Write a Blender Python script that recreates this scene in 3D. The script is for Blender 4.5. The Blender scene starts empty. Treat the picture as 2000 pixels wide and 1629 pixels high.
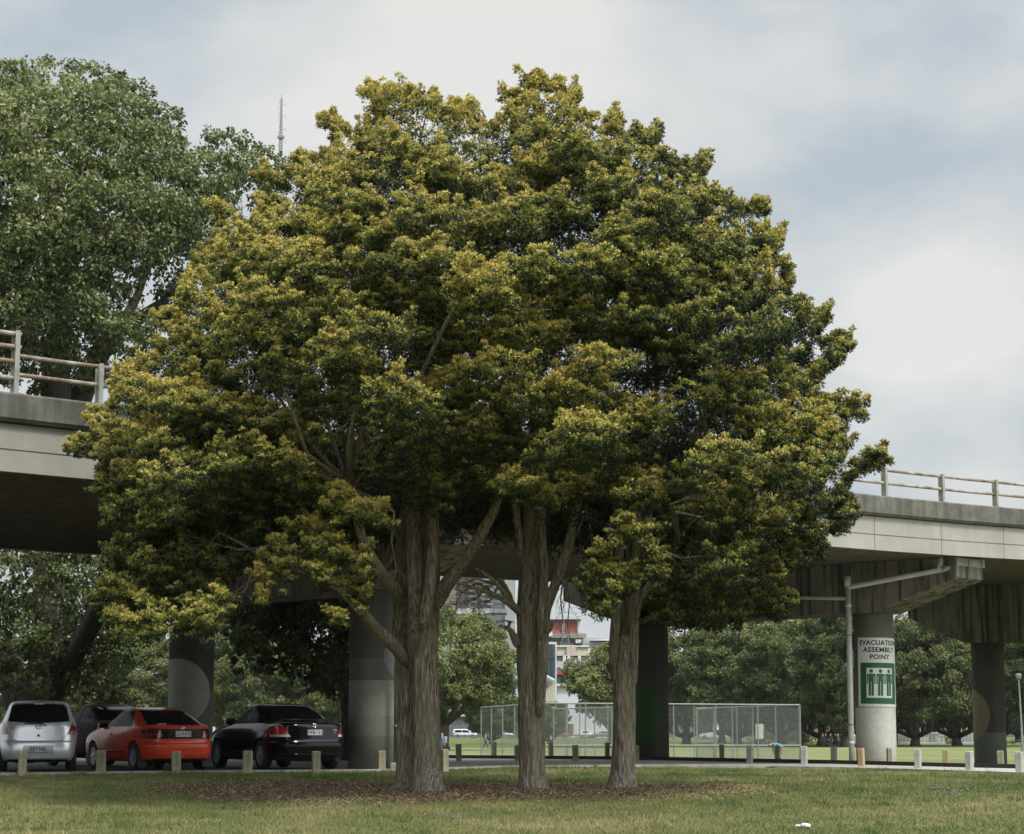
import bpy, bmesh, math, random
import numpy as np
from mathutils import Vector, Matrix
random.seed(7); RNG = np.random.default_rng(11)
SC = bpy.context.scene
COL = SC.collection
R = math.radians
# ------------------------------------------------------------------ camera
F = 4150.0; PITCH = math.atan(619.5 / F); CP, SP = math.cos(PITCH), math.sin(PITCH); EYE = 1.6
cd = bpy.data.cameras.new('camera'); cam = bpy.data.objects.new('camera', cd); COL.objects.link(cam)
cam.location = (0, 0, EYE); cam.rotation_euler = (math.pi / 2 + PITCH, 0, 0)
cd.sensor_width = 36; cd.lens = F / 2000 * 36; cd.clip_start = .1; cd.clip_end = 9000
SC.camera = cam
# ------------------------------------------------------------------ sky, sun, exposure
SUN_EL, SUN_AZ = R(54), R(143)       # azimuth clockwise from +Y (the viewing direction)
w = bpy.data.worlds.new('World'); SC.world = w; w.use_nodes = True
nt = w.node_tree; nt.nodes.clear()
N = nt.nodes.new; L = nt.links.new
out = N('ShaderNodeOutputWorld'); bg = N('ShaderNodeBackground'); bg.inputs[1].default_value = .1
sky = N('ShaderNodeTexSky'); sky.sky_type = 'NISHITA'; sky.sun_disc = False
sky.sun_elevation = SUN_EL; sky.sun_rotation = SUN_AZ; sky.air_density = 1.0; sky.dust_density = 2.0
tc = N('ShaderNodeTexCoord'); mp = N('ShaderNodeMapping'); mp.inputs['Scale'].default_value = (1, 1, 1.9)
L(tc.outputs['Generated'], mp.inputs[0])
def wnoise(scale, detail, rough, off):
    n = N('ShaderNodeTexNoise'); n.inputs['Scale'].default_value = scale
    n.inputs['Detail'].default_value = detail; n.inputs['Roughness'].default_value = rough
    m2 = N('ShaderNodeMapping'); m2.inputs['Location'].default_value = off
    L(mp.outputs[0], m2.inputs[0]); L(m2.outputs[0], n.inputs['Vector']); return n
def wmath(op, a, b=None, clamp=False):
    m = N('ShaderNodeMath'); m.operation = op; m.use_clamp = clamp
    for i, x in enumerate((a, b)):
        if x is None: continue
        if isinstance(x, (int, float)): m.inputs[i].default_value = x
        else: L(x, m.inputs[i])
    return m.outputs[0]
def lobe(u, v, sharp):               # a brighter or darker bank of cloud round one direction of the sky
    a = (u - 1000) / F; b = (814.5 - v) / F
    d = Vector((a, CP - b * SP, SP + b * CP)).normalized()
    dp = N('ShaderNodeVectorMath'); dp.operation = 'DOT_PRODUCT'
    nm = N('ShaderNodeVectorMath'); nm.operation = 'NORMALIZE'; L(tc.outputs['Generated'], nm.inputs[0])
    L(nm.outputs[0], dp.inputs[0]); dp.inputs[1].default_value = d
    return wmath('POWER', wmath('MAXIMUM', dp.outputs['Value'], 0.001), sharp)
n1 = wnoise(7.5, 6, .5, (3.1, .4, 1.2)); n2 = wnoise(2.2, 3, .5, (0, 5, 2))
dens = wmath('ADD', wmath('MULTIPLY', n1.outputs[0], .68), wmath('MULTIPLY', n2.outputs[0], .32))
dens = wmath('ADD', dens, wmath('MULTIPLY', lobe(880, 170, 230), .15))
dens = wmath('ADD', dens, wmath('MULTIPLY', lobe(1790, 580, 520), .25))
dens = wmath('SUBTRACT', dens, wmath('MULTIPLY', lobe(200, 130, 200), .13))
dens = wmath('SUBTRACT', dens, wmath('MULTIPLY', lobe(1640, 380, 300), .03))
cr = N('ShaderNodeValToRGB'); L(dens, cr.inputs[0])
e = cr.color_ramp.elements; e[0].position = .39; e[0].color = (4.6, 5.25, 5.9, 1); e[1].position = .655; e[1].color = (8.2, 8.1, 7.7, 1)
k = e.new(.50); k.color = (6.3, 6.6, 6.7, 1)
mx = N('ShaderNodeMix'); mx.data_type = 'RGBA'; L(sky.outputs[0], mx.inputs['A']); L(cr.outputs[0], mx.inputs['B'])
mx.inputs['Factor'].default_value = .9
# an overcast sky is brightest overhead
sz = N('ShaderNodeSeparateXYZ'); nz = N('ShaderNodeVectorMath'); nz.operation = 'NORMALIZE'; L(tc.outputs['Generated'], nz.inputs[0]); L(nz.outputs[0], sz.inputs[0])
zen = wmath('ADD', 1.04, wmath('MULTIPLY', wmath('MULTIPLY', wmath('SUBTRACT', sz.outputs[2], .36), 1.6, True), 1.5))
# and it is brighter still on the sun's side, behind the viewer
sdv = N('ShaderNodeVectorMath'); sdv.operation = 'DOT_PRODUCT'; L(nz.outputs[0], sdv.inputs[0])
sdv.inputs[1].default_value = Vector((math.sin(SUN_AZ) * .6, math.cos(SUN_AZ) * .6, .8)).normalized()
zen = wmath('ADD', zen, wmath('MULTIPLY', wmath('MULTIPLY', wmath('MAXIMUM', wmath('SUBTRACT', sdv.outputs['Value'], .25), 0), 1.33, True), 2.6))
# low sky behind the viewer dimmed: an unseen cloud bank added to darken the trunks
lowb = wmath('MULTIPLY', wmath('MULTIPLY', wmath('MULTIPLY', sz.outputs[1], -1.2), 1, True), wmath('SUBTRACT', 1, wmath('MULTIPLY', sz.outputs[2], 2.0), True), True)
zen = wmath('MULTIPLY', zen, wmath('SUBTRACT', 1, wmath('MULTIPLY', lowb, .52)))
vm = N('ShaderNodeVectorMath'); vm.operation = 'SCALE'
L(mx.outputs['Result'], vm.inputs[0]); L(zen, vm.inputs['Scale']); L(vm.outputs[0], bg.inputs[0]); L(bg.outputs[0], out.inputs[0])
sd = bpy.data.lights.new('sun', 'SUN'); sun = bpy.data.objects.new('sun', sd); COL.objects.link(sun)
sd.energy = 3.2; sd.angle = R(9); sd.color = (1, .95, .86)
sv = Vector((math.sin(SUN_AZ) * math.cos(SUN_EL), math.cos(SUN_AZ) * math.cos(SUN_EL), math.sin(SUN_EL)))
sun.rotation_euler = sv.to_track_quat('Z', 'Y').to_euler(); sun.location = (0, 0, 60)
SC.view_settings.view_transform = 'Standard'; SC.view_settings.look = 'None'
SC.view_settings.exposure = 0; SC.view_settings.gamma = 1
try:
    SC.cycles.max_bounces = 5; SC.cycles.diffuse_bounces = 3; SC.cycles.transparent_max_bounces = 24
    SC.cycles.transmission_bounces = 3; SC.cycles.glossy_bounces = 3; SC.cycles.volume_bounces = 0
except Exception: pass
# ------------------------------------------------------------------ pixel of the photograph -> point at distance Y
def P(u, v, Y):
    a = (u - 1000) / F; b = (814.5 - v) / F; t = Y / (CP - b * SP)
    return Vector((a * t, Y, EYE + (SP + b * CP) * t))
def pxm(Y, v=1434):                   # photograph pixels per metre at distance Y
    b = (814.5 - v) / F
    return F * (CP - b * SP) / Y
# ------------------------------------------------------------------ the lie of the land
KX = [-60, -16, -10.3, -7.6, -3.4, -1.55, 0, 3.2, 6.5, 9.1, 11.4, 16, 60]
KY = [10, 38.8, 43.55, 45.9, 47.7, 50.6, 53.8, 55.4, 55.4, 53.3, 48.5, 40.3, 10]
BX = [-60, -8, -3.5, -2.2, 3.84, 9.6, 13.1, 18, 60]
BY = [90, 88, 78.5, 72.3, 67.9, 62.4, 55.9, 48.6, 20]
def yk(x): return np.interp(x, KX, KY)
def yb(x): return np.maximum(np.interp(x, BX, BY), yk(x) + 2.0)
def zlot(x): return .8 - .08 * np.clip((np.asarray(x, float) - 4) / 8, 0, 1)
def ground(x, y):
    x = np.asarray(x, float); y = np.asarray(y, float)
    zl = zlot(x); k = yk(x); b = yb(x)
    lawn = .63 - .06 * (37.5 - y)
    far = .63 + (zl - .03 - .63) * np.clip((y - 37.5) / np.maximum(k - 37.5, .5), 0, 1)
    z = np.where(y < 37.5, np.maximum(lawn, .02 * (y - 27)), far)
    z = np.where(y < 27, 0, z)
    z = z + .035 * np.sin(x * .55 + 1.3) * np.sin(y * .4) * np.clip((k - y) / 4, 0, 1) * np.clip((y - 27) / 4, 0, 1)
    drop = (zl - .03) * (1 - np.clip((y - b - .35) / 2.2, 0, 1))
    z = np.where(y > k, np.where(y > b, drop, zl - .03), z)
    z = np.where(y > 330, .8 * np.clip((y - 330) / 90, 0, 1), z)
    return z
def G(x, y): return float(ground(x, y))
# ------------------------------------------------------------------ materials
def newmat(name):
    m = bpy.data.materials.new(name); m.use_nodes = True; t = m.node_tree
    return m, t, t.nodes['Principled BSDF']
def ramp(t, fac, stops):
    r = t.nodes.new('ShaderNodeValToRGB'); t.links.new(fac, r.inputs[0]); el = r.color_ramp.elements
    el[0].position, el[0].color = stops[0][0], (*stops[0][1], 1); el[1].position, el[1].color = stops[-1][0], (*stops[-1][1], 1)
    for p, c in stops[1:-1]:
        k = el.new(p); k.color = (*c, 1)
    return r.outputs[0]
def coords(t, scale=(1, 1, 1), kind='Object', loc=(0, 0, 0)):
    c = t.nodes.new('ShaderNodeTexCoord'); m = t.nodes.new('ShaderNodeMapping')
    m.inputs['Scale'].default_value = scale; m.inputs['Location'].default_value = loc
    t.links.new(c.outputs[kind], m.inputs[0]); return m.outputs[0]
def noise(t, vec, scale, detail=4, rough=.55):
    n = t.nodes.new('ShaderNodeTexNoise'); n.inputs['Scale'].default_value = scale
    n.inputs['Detail'].default_value = detail; n.inputs['Roughness'].default_value = rough
    t.links.new(vec, n.inputs['Vector']); return n.outputs[0]
def mix(t, fac, a, b, mode='MIX'):
    m = t.nodes.new('ShaderNodeMix'); m.data_type = 'RGBA'; m.blend_type = mode
    for s, x in (('Factor', fac), ('A', a), ('B', b)):
        i = [q for q in m.inputs if q.name == s and q.enabled][0] if s != 'Factor' else m.inputs[0]
        if isinstance(x, (int, float)): i.default_value = x
        elif isinstance(x, tuple): i.default_value = (*x, 1)
        else: t.links.new(x, i)
    return [o for o in m.outputs if o.enabled][0]
def mth(t, op, a, b=0.0, c=None, clamp=False):
    m = t.nodes.new('ShaderNodeMath'); m.operation = op; m.use_clamp = clamp
    for i, x in enumerate((a, b) if c is None else (a, b, c)):
        if isinstance(x, (int, float)): m.inputs[i].default_value = x
        else: t.links.new(x, m.inputs[i])
    return m.outputs[0]
def bump(t, p, h, strength=.3, dist=.02):
    b = t.nodes.new('ShaderNodeBump'); b.inputs['Strength'].default_value = strength; b.inputs['Distance'].default_value = dist
    t.links.new(h, b.inputs['Height']); t.links.new(b.outputs[0], p.inputs['Normal'])
MATS = {}
def M(name, c1, c2=None, scale=3.0, rough=.6, metal=0, bmp=0, bscale=30, coat=0, sc=(1, 1, 1), kind='Object', spec=.5):
    if name in MATS: return MATS[name]
    m, t, p = newmat(name)
    c2 = c2 or tuple(x * .8 for x in c1)
    v = coords(t, sc, kind)
    t.links.new(ramp(t, noise(t, v, scale), [(.32, c2), (.66, c1)]), p.inputs['Base Color'])
    p.inputs['Roughness'].default_value = rough; p.inputs['Metallic'].default_value = metal
    p.inputs['Coat Weight'].default_value = coat; p.inputs['Specular IOR Level'].default_value = spec
    if bmp: bump(t, p, noise(t, v, bscale, 3), bmp)
    MATS[name] = m; return m
def concrete(name, base, stain, streak=.6, light=None, scale=1.0):
    m, t, p = newmat(name)
    v = coords(t, (1, 1, 1), 'Object')
    vs = coords(t, (1.6, 1.6, .10), 'Object')
    c = ramp(t, noise(t, v, 1.3 * scale, 6, .6), [(.3, tuple(x * .78 for x in base)), (.7, light or tuple(x * 1.12 for x in base))])
    s = ramp(t, noise(t, vs, 1.9 * scale, 5, .65), [(.45, (0, 0, 0)), (.62, (1, 1, 1))])
    c = mix(t, mth(t, 'MULTIPLY', s, streak), c, stain)
    g = ramp(t, noise(t, v, 45, 4, .7), [(.3, (.8, .8, .8)), (.7, (1.08, 1.08, 1.08))])
    c = mix(t, 1.0, c, g, 'MULTIPLY')
    t.links.new(c, p.inputs['Base Color']); p.inputs['Roughness'].default_value = .88
    p.inputs['Specular IOR Level'].default_value = .25
    bump(t, p, noise(t, v, 26, 5, .7), .35, .02)
    MATS[name] = m; return m
def foliage_mat(name, stops, trans=.22, rough=.55):
    m, t, p = newmat(name)
    a = t.nodes.new('ShaderNodeAttribute'); a.attribute_name = 'tint'
    c = ramp(t, a.outputs['Fac'], stops)
    t.links.new(c, p.inputs['Base Color']); p.inputs['Roughness'].default_value = rough
    p.inputs['Specular IOR Level'].default_value = .3
    tr = t.nodes.new('ShaderNodeBsdfTranslucent'); t.links.new(c, tr.inputs[0])
    ms = t.nodes.new('ShaderNodeMixShader'); ms.inputs[0].default_value = trans
    o = t.nodes['Material Output']; t.links.new(p.outputs[0], ms.inputs[1]); t.links.new(tr.outputs[0], ms.inputs[2])
    t.links.new(ms.outputs[0], o.inputs[0]); MATS[name] = m; return m
def bark(name, dark, mid, light, moss=None):
    m, t, p = newmat(name)
    vs = coords(t, (15, 15, 1.3), 'Object'); v = coords(t, (1, 1, 1), 'Object')
    n = noise(t, vs, 2.6, 6, .62)
    c = ramp(t, n, [(.34, dark), (.5, mid), (.68, light)])
    g = ramp(t, noise(t, coords(t, (2, 2, .5), 'Object'), 1.6, 4), [(.42, (0, 0, 0)), (.66, (1, 1, 1))])
    rd = ramp(t, noise(t, coords(t, (7, 7, .8), 'Object', (3, 1, 2)), 2.2, 5, .6), [(.56, (0, 0, 0)), (.66, (1, 1, 1))])
    if moss: c = mix(t, mth(t, 'MULTIPLY', rd, .55), c, (.22, .125, .075))
    if moss: c = mix(t, mth(t, 'MULTIPLY', g, .55), c, moss)
    t.links.new(c, p.inputs['Base Color']); p.inputs['Roughness'].default_value = .95
    p.inputs['Specular IOR Level'].default_value = .15
    bump(t, p, n, .8, .035); MATS[name] = m; return m
# ------------------------------------------------------------------ objects
def tag(o, label=None, cat=None, group=None, kind=None):
    if label: o['label'] = label
    if cat: o['category'] = cat
    if group: o['group'] = group
    if kind: o['kind'] = kind
    return o
def empty(name, loc, rz=0, label=None, cat=None, group=None):
    o = bpy.data.objects.new(name, None); COL.objects.link(o); o.location = loc; o.rotation_euler = (0, 0, rz)
    o.empty_display_size = .2
    return tag(o, label, cat, group)
def link(name, me, mat, parent=None, smooth=False, loc=None):
    o = bpy.data.objects.new(name, me); COL.objects.link(o)
    if mat:
        for q in (mat if isinstance(mat, (list, tuple)) else [mat]): me.materials.append(q)
    if smooth and len(me.polygons): me.polygons.foreach_set('use_smooth', [True] * len(me.polygons))
    if parent: o.parent = parent
    if loc is not None: o.location = loc
    return o
class MB:
    """collects vertices and faces of ONE mesh"""
    def __init__(s): s.v = []; s.f = []; s.mi = []
    def add(s, vs, fs, mi=0):
        b = len(s.v); s.v += [tuple(x) for x in vs]; s.f += [tuple(i + b for i in f) for f in fs]; s.mi += [mi] * len(fs); return s
    def box(s, x0, x1, y0, y1, z0, z1, T=None, mi=0, bev=0):
        if bev:
            bm = bmesh.new(); bmesh.ops.create_cube(bm, size=1)
            for q in bm.verts: q.co = Vector(((x0 + x1) / 2 + q.co.x * (x1 - x0), (y0 + y1) / 2 + q.co.y * (y1 - y0), (z0 + z1) / 2 + q.co.z * (z1 - z0)))
            bmesh.ops.bevel(bm, geom=bm.edges[:], offset=bev, segments=2, affect='EDGES', profile=.5)
            bm.verts.index_update(); vs = [q.co.copy() for q in bm.verts]; fs = [[q.index for q in f.verts] for f in bm.faces]; bm.free()
        else:
            vs = [Vector(q) for q in ((x0, y0, z0), (x1, y0, z0), (x1, y1, z0), (x0, y1, z0), (x0, y0, z1), (x1, y0, z1), (x1, y1, z1), (x0, y1, z1))]
            fs = [(0, 3, 2, 1), (4, 5, 6, 7), (0, 1, 5, 4), (1, 2, 6, 5), (2, 3, 7, 6), (3, 0, 4, 7)]
        if T is not None: vs = [T @ q for q in vs]
        return s.add(vs, fs, mi)
    def tube(s, pts, rad, n=8, caps=True, mi=0, wob=0, seed=0):
        pts = [Vector(q) for q in pts]
        if isinstance(rad, (int, float)): rad = [rad] * len(pts)
        rg = random.Random(seed); vs = []; up = None; flut = [1 + wob * (rg.random() - .5) for _ in range(n)]
        for i, q in enumerate(pts):
            d = (pts[min(i + 1, len(pts) - 1)] - pts[max(i - 1, 0)])
            d = d.normalized() if d.length > 1e-9 else Vector((0, 0, 1))
            if up is None: up = d.orthogonal().normalized()
            else:
                up = up - d * up.dot(d)
                up = up.normalized() if up.length > 1e-6 else d.orthogonal().normalized()
            sd_ = d.cross(up)
            for k in range(n):
                a = 2 * math.pi * k / n; rr = rad[i] * flut[k] * (1 + (wob * .35 * (rg.random() - .5) if wob else 0))
                vs.append(q + (up * math.cos(a) + sd_ * math.sin(a)) * rr)
        fs = [(i * n + k, i * n + (k + 1) % n, (i + 1) * n + (k + 1) % n, (i + 1) * n + k) for i in range(len(pts) - 1) for k in range(n)]
        if caps: fs += [tuple(reversed(range(n))), tuple(range((len(pts) - 1) * n, len(pts) * n))]
        return s.add(vs, fs, mi)
    def prism(s, poly, lo, hi, T=None, mi=0):        # poly in (x,z), extruded along y from lo to hi
        n = len(poly); vs = [Vector((x, lo, z)) for x, z in poly] + [Vector((x, hi, z)) for x, z in poly]
        if T is not None: vs = [T @ q for q in vs]
        fs = [tuple(range(n)), tuple(reversed(range(n, 2 * n)))] + [(i, i + n, (i + 1) % n + n, (i + 1) % n) for i in range(n)]
        return s.add(vs, fs, mi)
    def lathe(s, prof, n=24, axis='z', T=None, mi=0):
        vs = []
        for r_, h in prof:
            for k in range(n):
                a = 2 * math.pi * k / n; q = Vector((r_ * math.cos(a), r_ * math.sin(a), h))
                if axis == 'y': q = Vector((q.x, q.z, q.y))
                vs.append(T @ q if T is not None else q)
        fs = [(i * n + k, i * n + (k + 1) % n, (i + 1) * n + (k + 1) % n, (i + 1) * n + k) for i in range(len(prof) - 1) for k in range(n)]
        fs += [tuple(reversed(range(n))), tuple(range((len(prof) - 1) * n, len(prof) * n))]
        return s.add(vs, fs, mi)
    def mesh(s, name='m'):
        me = bpy.data.meshes.new(name); me.from_pydata(s.v, [], s.f); me.update()
        if any(s.mi): me.polygons.foreach_set('material_index', s.mi)
        bm = bmesh.new(); bm.from_mesh(me); bmesh.ops.recalc_face_normals(bm, faces=bm.faces); bm.to_mesh(me); bm.free()
        return me
    def build(s, name, mat, parent=None, smooth=False, loc=None): return link(name, s.mesh(name), mat, parent, smooth, loc)
def fast_mesh(name, V, nper, tint=None):
    """V: (n*nper,3) array, every face nper own vertices"""
    V = np.ascontiguousarray(V, dtype=np.float32); n = len(V) // nper
    me = bpy.data.meshes.new(name); me.vertices.add(len(V)); me.vertices.foreach_set('co', V.ravel())
    me.loops.add(len(V)); me.loops.foreach_set('vertex_index', np.arange(len(V), dtype=np.int32))
    me.polygons.add(n); me.polygons.foreach_set('loop_start', np.arange(0, len(V), nper, dtype=np.int32))
    if tint is not None:
        a = me.attributes.new('tint', 'FLOAT', 'FACE'); a.data.foreach_set('value', np.ascontiguousarray(tint, dtype=np.float32))
    me.update(); return me
def text_mesh(s, size, font=None, extrude=0.0, align='CENTER', spacing=1.0, bold=0.0):
    cu = bpy.data.curves.new('t', 'FONT'); cu.body = s; cu.size = size; cu.align_x = align; cu.align_y = 'CENTER'
    cu.space_character = spacing; cu.extrude = extrude; cu.offset = bold; cu.resolution_u = 3
    o = bpy.data.objects.new('t', cu); COL.objects.link(o); bpy.context.view_layer.update()
    me = bpy.data.meshes.new_from_object(o.evaluated_get(bpy.context.evaluated_depsgraph_get()))
    bpy.data.objects.remove(o); bpy.data.curves.remove(cu); return me
def copy_tree(o, parent=None):
    c = o.copy(); COL.objects.link(c); c.parent = parent
    for ch in list(o.children): copy_tree(ch, c)
    return c
# ================================================================== ground, lawn, car park, field
def grass_mat(name, stops, scale=.35):
    m, t, p = newmat(name)
    v = coords(t, (1, 1, 1), 'Object')
    a = noise(t, v, scale, 5, .6); b = noise(t, v, 9, 4, .7)
    f = mth(t, 'ADD', mth(t, 'MULTIPLY', a, .65), mth(t, 'MULTIPLY', b, .35))
    t.links.new(ramp(t, f, stops), p.inputs['Base Color']); p.inputs['Roughness'].default_value = .95
    p.inputs['Specular IOR Level'].default_value = .1
    bump(t, p, noise(t, v, 40, 4, .7), .6, .03); MATS[name] = m; return m
lawn_m = grass_mat('lawn grass', [(.36, (.075, .09, .03)), (.5, (.13, .13, .048)), (.64, (.20, .165, .078))])
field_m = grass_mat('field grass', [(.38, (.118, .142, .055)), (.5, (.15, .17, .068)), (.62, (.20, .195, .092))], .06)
shade_m = grass_mat('park grass', [(.38, (.07, .10, .03)), (.62, (.12, .14, .05))], .1)  # darker grass under the far trees, their shade partly put into the colour
def sheet(name, xs, ys_of, zfun, mat, kind='structure', nseg=1):
    """strip sheet: for each x a list of y values"""
    rows = [ys_of(x) for x in xs]; n = len(rows[0]); vs = []; fs = []
    for x, r in zip(xs, rows):
        for y in r: vs.append((x, y, zfun(x, y)))
    for i in range(len(xs) - 1):
        for j in range(n - 1): fs.append((i * n + j, (i + 1) * n + j, (i + 1) * n + j + 1, i * n + j + 1))
    me = bpy.data.meshes.new(name); me.from_pydata(vs, [], fs); me.update()
    o = link(name, me, mat, smooth=True); tag(o, kind=kind); return o
gx = sorted(set([-3000, -1200, -500, -250, -120, -80, -60, 3000, 1200, 500, 250, 120, 80, 60] + list(np.arange(-46, 46.1, .75))))
def gys(x):
    k, b = float(yk(x)), float(yb(x))
    a = [-200, -40, 0] + list(np.linspace(14 if k > 20 else 2, k - .02, 46))
    if k < 20: a = [-200, -40, -5] + list(np.linspace(-4, k - .02, 46))
    return a + [k, b, b + .35, b + 1.2, b + 2.0, b + 2.6, b + 6, 130, 200, 280, 330, 360, 400, 430, 520, 800, 1500, 4000]
g = sheet('ground', gx, gys, G, lawn_m)
fld = sheet('playing_field', list(np.linspace(-140, 170, 32)), lambda x: [float(yb(x)) + 3.2, 120, 160, 220, 262], lambda x, y: .006, field_m)
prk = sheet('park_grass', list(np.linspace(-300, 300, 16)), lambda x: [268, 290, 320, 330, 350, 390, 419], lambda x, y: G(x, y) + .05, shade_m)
wl = M('line paint', (.62, .64, .52), (.45, .48, .36), 6, .9)
for y0, x0, x1, wd in ((92, -30, 60, .12), (118, -50, 80, .14), (171, -60, 110, .2), (238, -90, 150, .35)):
    m_ = MB(); m_.box(x0, x1, y0 - wd / 2, y0 + wd / 2, .010, .012); tag(m_.build('field_line', wl), kind='structure')
# car park and gravel
def asphalt(name, c1, c2, grain):
    m, t, p = newmat(name); v = coords(t, (1, 1, 1), 'Object')
    a = ramp(t, noise(t, v, .5, 5), [(.3, c2), (.7, c1)])
    g_ = ramp(t, noise(t, v, grain, 3, .8), [(.35, (.55, .55, .55)), (.68, (1.35, 1.35, 1.3))])
    t.links.new(mix(t, 1.0, a, g_, 'MULTIPLY'), p.inputs['Base Color']); p.inputs['Roughness'].default_value = .9
    bump(t, p, noise(t, v, grain, 3, .8), .5, .02); MATS[name] = m; return m
gravel_m = asphalt('grey gravel', (.40, .39, .35), (.29, .285, .26), 24)
asph_m = asphalt('worn asphalt', (.085, .085, .082), (.055, .056, .056), 60)
zs = lambda x, y: float(zlot(x)) + .002
sheet('car_park', list(np.linspace(-50, -2.6, 40)), lambda x: list(np.linspace(float(yk(x)), float(yb(x)), 6)), zs, asph_m)
sheet('gravel_path', list(np.linspace(-2.6, 40, 50)), lambda x: list(np.linspace(float(yk(x)), float(yb(x)), 6)), zs, gravel_m)
def follow(xs, yf, zf, wd, h0, h1, name, mat, kind='structure'):
    vs = []; fs = []
    for i, x in enumerate(xs):
        y = float(yf(x)); z = float(zf(x)); dx = .2; dy = float(yf(x + dx) - yf(x - dx)) / 2; n = Vector((-dy, dx, 0)).normalized() * wd / 2
        for sx, hz in ((-1, h0), (-1, h1), (1, h1), (1, h0)): vs.append((x + n.x * sx, y + n.y * sx, z + hz))
    for i in range(len(xs) - 1):
        for j in range(4): fs.append((i * 4 + j, (i + 1) * 4 + j, (i + 1) * 4 + (j + 1) % 4, i * 4 + (j + 1) % 4))
    fs += [(0, 1, 2, 3), tuple(len(vs) - 4 + q for q in (3, 2, 1, 0))]
    m_ = MB().add(vs, fs); o = m_.build(name, mat); tag(o, kind=kind); return o
kerb_m = M('kerb concrete', (.36, .35, .31), (.22, .22, .19), 4, .9, bmp=.3)
follow(list(np.linspace(-45, 30, 120)), yk, zlot, .14, -.2, .028, 'kerb', kerb_m)
edge_m = M('dark edging timber', (.035, .032, .028), (.02, .018, .016), 8, .9, bmp=.4)
follow(list(np.linspace(-5.2, 30, 90)), yb, zlot, .09, -.6, .11, 'timber_edging', edge_m)
tb = bpy.data.objects['timber_edging']; del tb['kind']; tag(tb, 'low dark timber edging board between the gravel path and the playing field', 'edging board')
# mulch bed under the three trees
MCX, MCY, MA, MBB = -1.15, 38.4, 4.9, 3.1
def mul_r(a): return 1 + .05 * math.sin(3 * a + 1) + .05 * math.sin(5 * a + 2.2) + .03 * math.sin(11 * a)
vs = [(MCX, MCY, G(MCX, MCY) + .02)]; fs = []; NR, NA = 14, 96
for i in range(1, NR + 1):
    for j in range(NA):
        a = 2 * math.pi * j / NA; r_ = i / NR * mul_r(a); x = MCX + MA * r_ * math.cos(a); y = MCY + MBB * r_ * math.sin(a)
        vs.append((x, y, G(x, y) - .004 + .024 * (1 - (i / NR) ** 4)))
for j in range(NA): fs.append((0, 1 + j, 1 + (j + 1) % NA))
for i in range(NR - 1):
    for j in range(NA): fs.append((1 + i * NA + j, 1 + (i + 1) * NA + j, 1 + (i + 1) * NA + (j + 1) % NA, 1 + i * NA + (j + 1) % NA))
me = bpy.data.meshes.new('mulch_bed'); me.from_pydata(vs, [], fs); me.update()
mm, t, p = newmat('bark mulch'); v = coords(t)
t.links.new(ramp(t, noise(t, v, 22, 5, .75), [(.36, (.13, .090, .055)), (.52, (.21, .150, .092)), (.7, (.29, .225, .145))]), p.inputs['Base Color'])
p.inputs['Roughness'].default_value = 1; bump(t, p, noise(t, v, 30, 4, .8), 1, .05)
tag(link('mulch_bed', me, mm, smooth=True), kind='structure')
def inside_mulch(x, y, grow=1.0):
    dx = (x - MCX) / MA; dy = (y - MCY) / MBB; a = np.arctan2(dy, dx)
    return np.hypot(dx, dy) < grow * (1 + .05 * np.sin(3 * a + 1) + .05 * np.sin(5 * a + 2.2) + .03 * np.sin(11 * a))
# bark chips: thin curled flakes lying about
n = 42000; a = RNG.uniform(0, 2 * np.pi, n); r_ = np.sqrt(RNG.uniform(0, 1.0, n)) * (1 + .14 * np.abs(RNG.normal(0, 1, n)))
cx = MCX + MA * r_ * np.cos(a); cy = MCY + MBB * r_ * np.sin(a); cz = ground(cx, cy) + .03
th = RNG.uniform(0, 2 * np.pi, n); ln = RNG.uniform(.008, .034, n); wd = RNG.uniform(.003, .009, n)
d = np.stack([np.cos(th), np.sin(th), RNG.normal(0, .35, n)], 1); s = np.stack([-np.sin(th), np.cos(th), RNG.normal(0, .5, n)], 1)
c = np.stack([cx, cy, cz], 1)
V = np.stack([c - d * ln[:, None] - s * wd[:, None], c + d * ln[:, None] - s * wd[:, None] * .6, c + d * ln[:, None] + s * wd[:, None], c - d * ln[:, None] * .8 + s * wd[:, None]], 1).reshape(-1, 3)
chip_m = foliage_mat('wood chips', [(0, (.11, .075, .045)), (.6, (.23, .155, .092)), (1, (.42, .34, .23))], .0, .9)
tag(link('bark_chips', fast_mesh('bark_chips', V, 4, RNG.uniform(0, 1, n) ** 1.7), chip_m), kind='stuff')
# grass blades on the lawn
def vnoise(x, y, f, seed=0):
    xi = x * f + 37.7 * seed; yi = y * f - 11.3 * seed; x0 = np.floor(xi); y0 = np.floor(yi); fx = xi - x0; fy = yi - y0
    fx = fx * fx * (3 - 2 * fx); fy = fy * fy * (3 - 2 * fy)
    h = lambda a, b: np.modf(np.abs(np.sin(a * 127.1 + b * 311.7 + seed) * 43758.5453))[0]
    return (h(x0, y0) * (1 - fx) + h(x0 + 1, y0) * fx) * (1 - fy) + (h(x0, y0 + 1) * (1 - fx) + h(x0 + 1, y0 + 1) * fx) * fy
n = 430000
y = RNG.uniform(25, 54, n); x = RNG.uniform(-1, 1, n) * (y * .27 + 1.2)
keep = (y < yk(x) - .1)
mu = inside_mulch(x, y, 1.0); mu2 = inside_mulch(x, y, 1.18)
dm0 = np.hypot((x - MCX) / MA, (y - MCY) / MBB) + .22 * (vnoise(x, y, 1.3, 6) - .5) + .12 * (vnoise(x, y, 4., 7) - .5)
keep &= RNG.uniform(0, 1, n) < np.clip((dm0 - .78) / .42, .012, 1)
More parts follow.
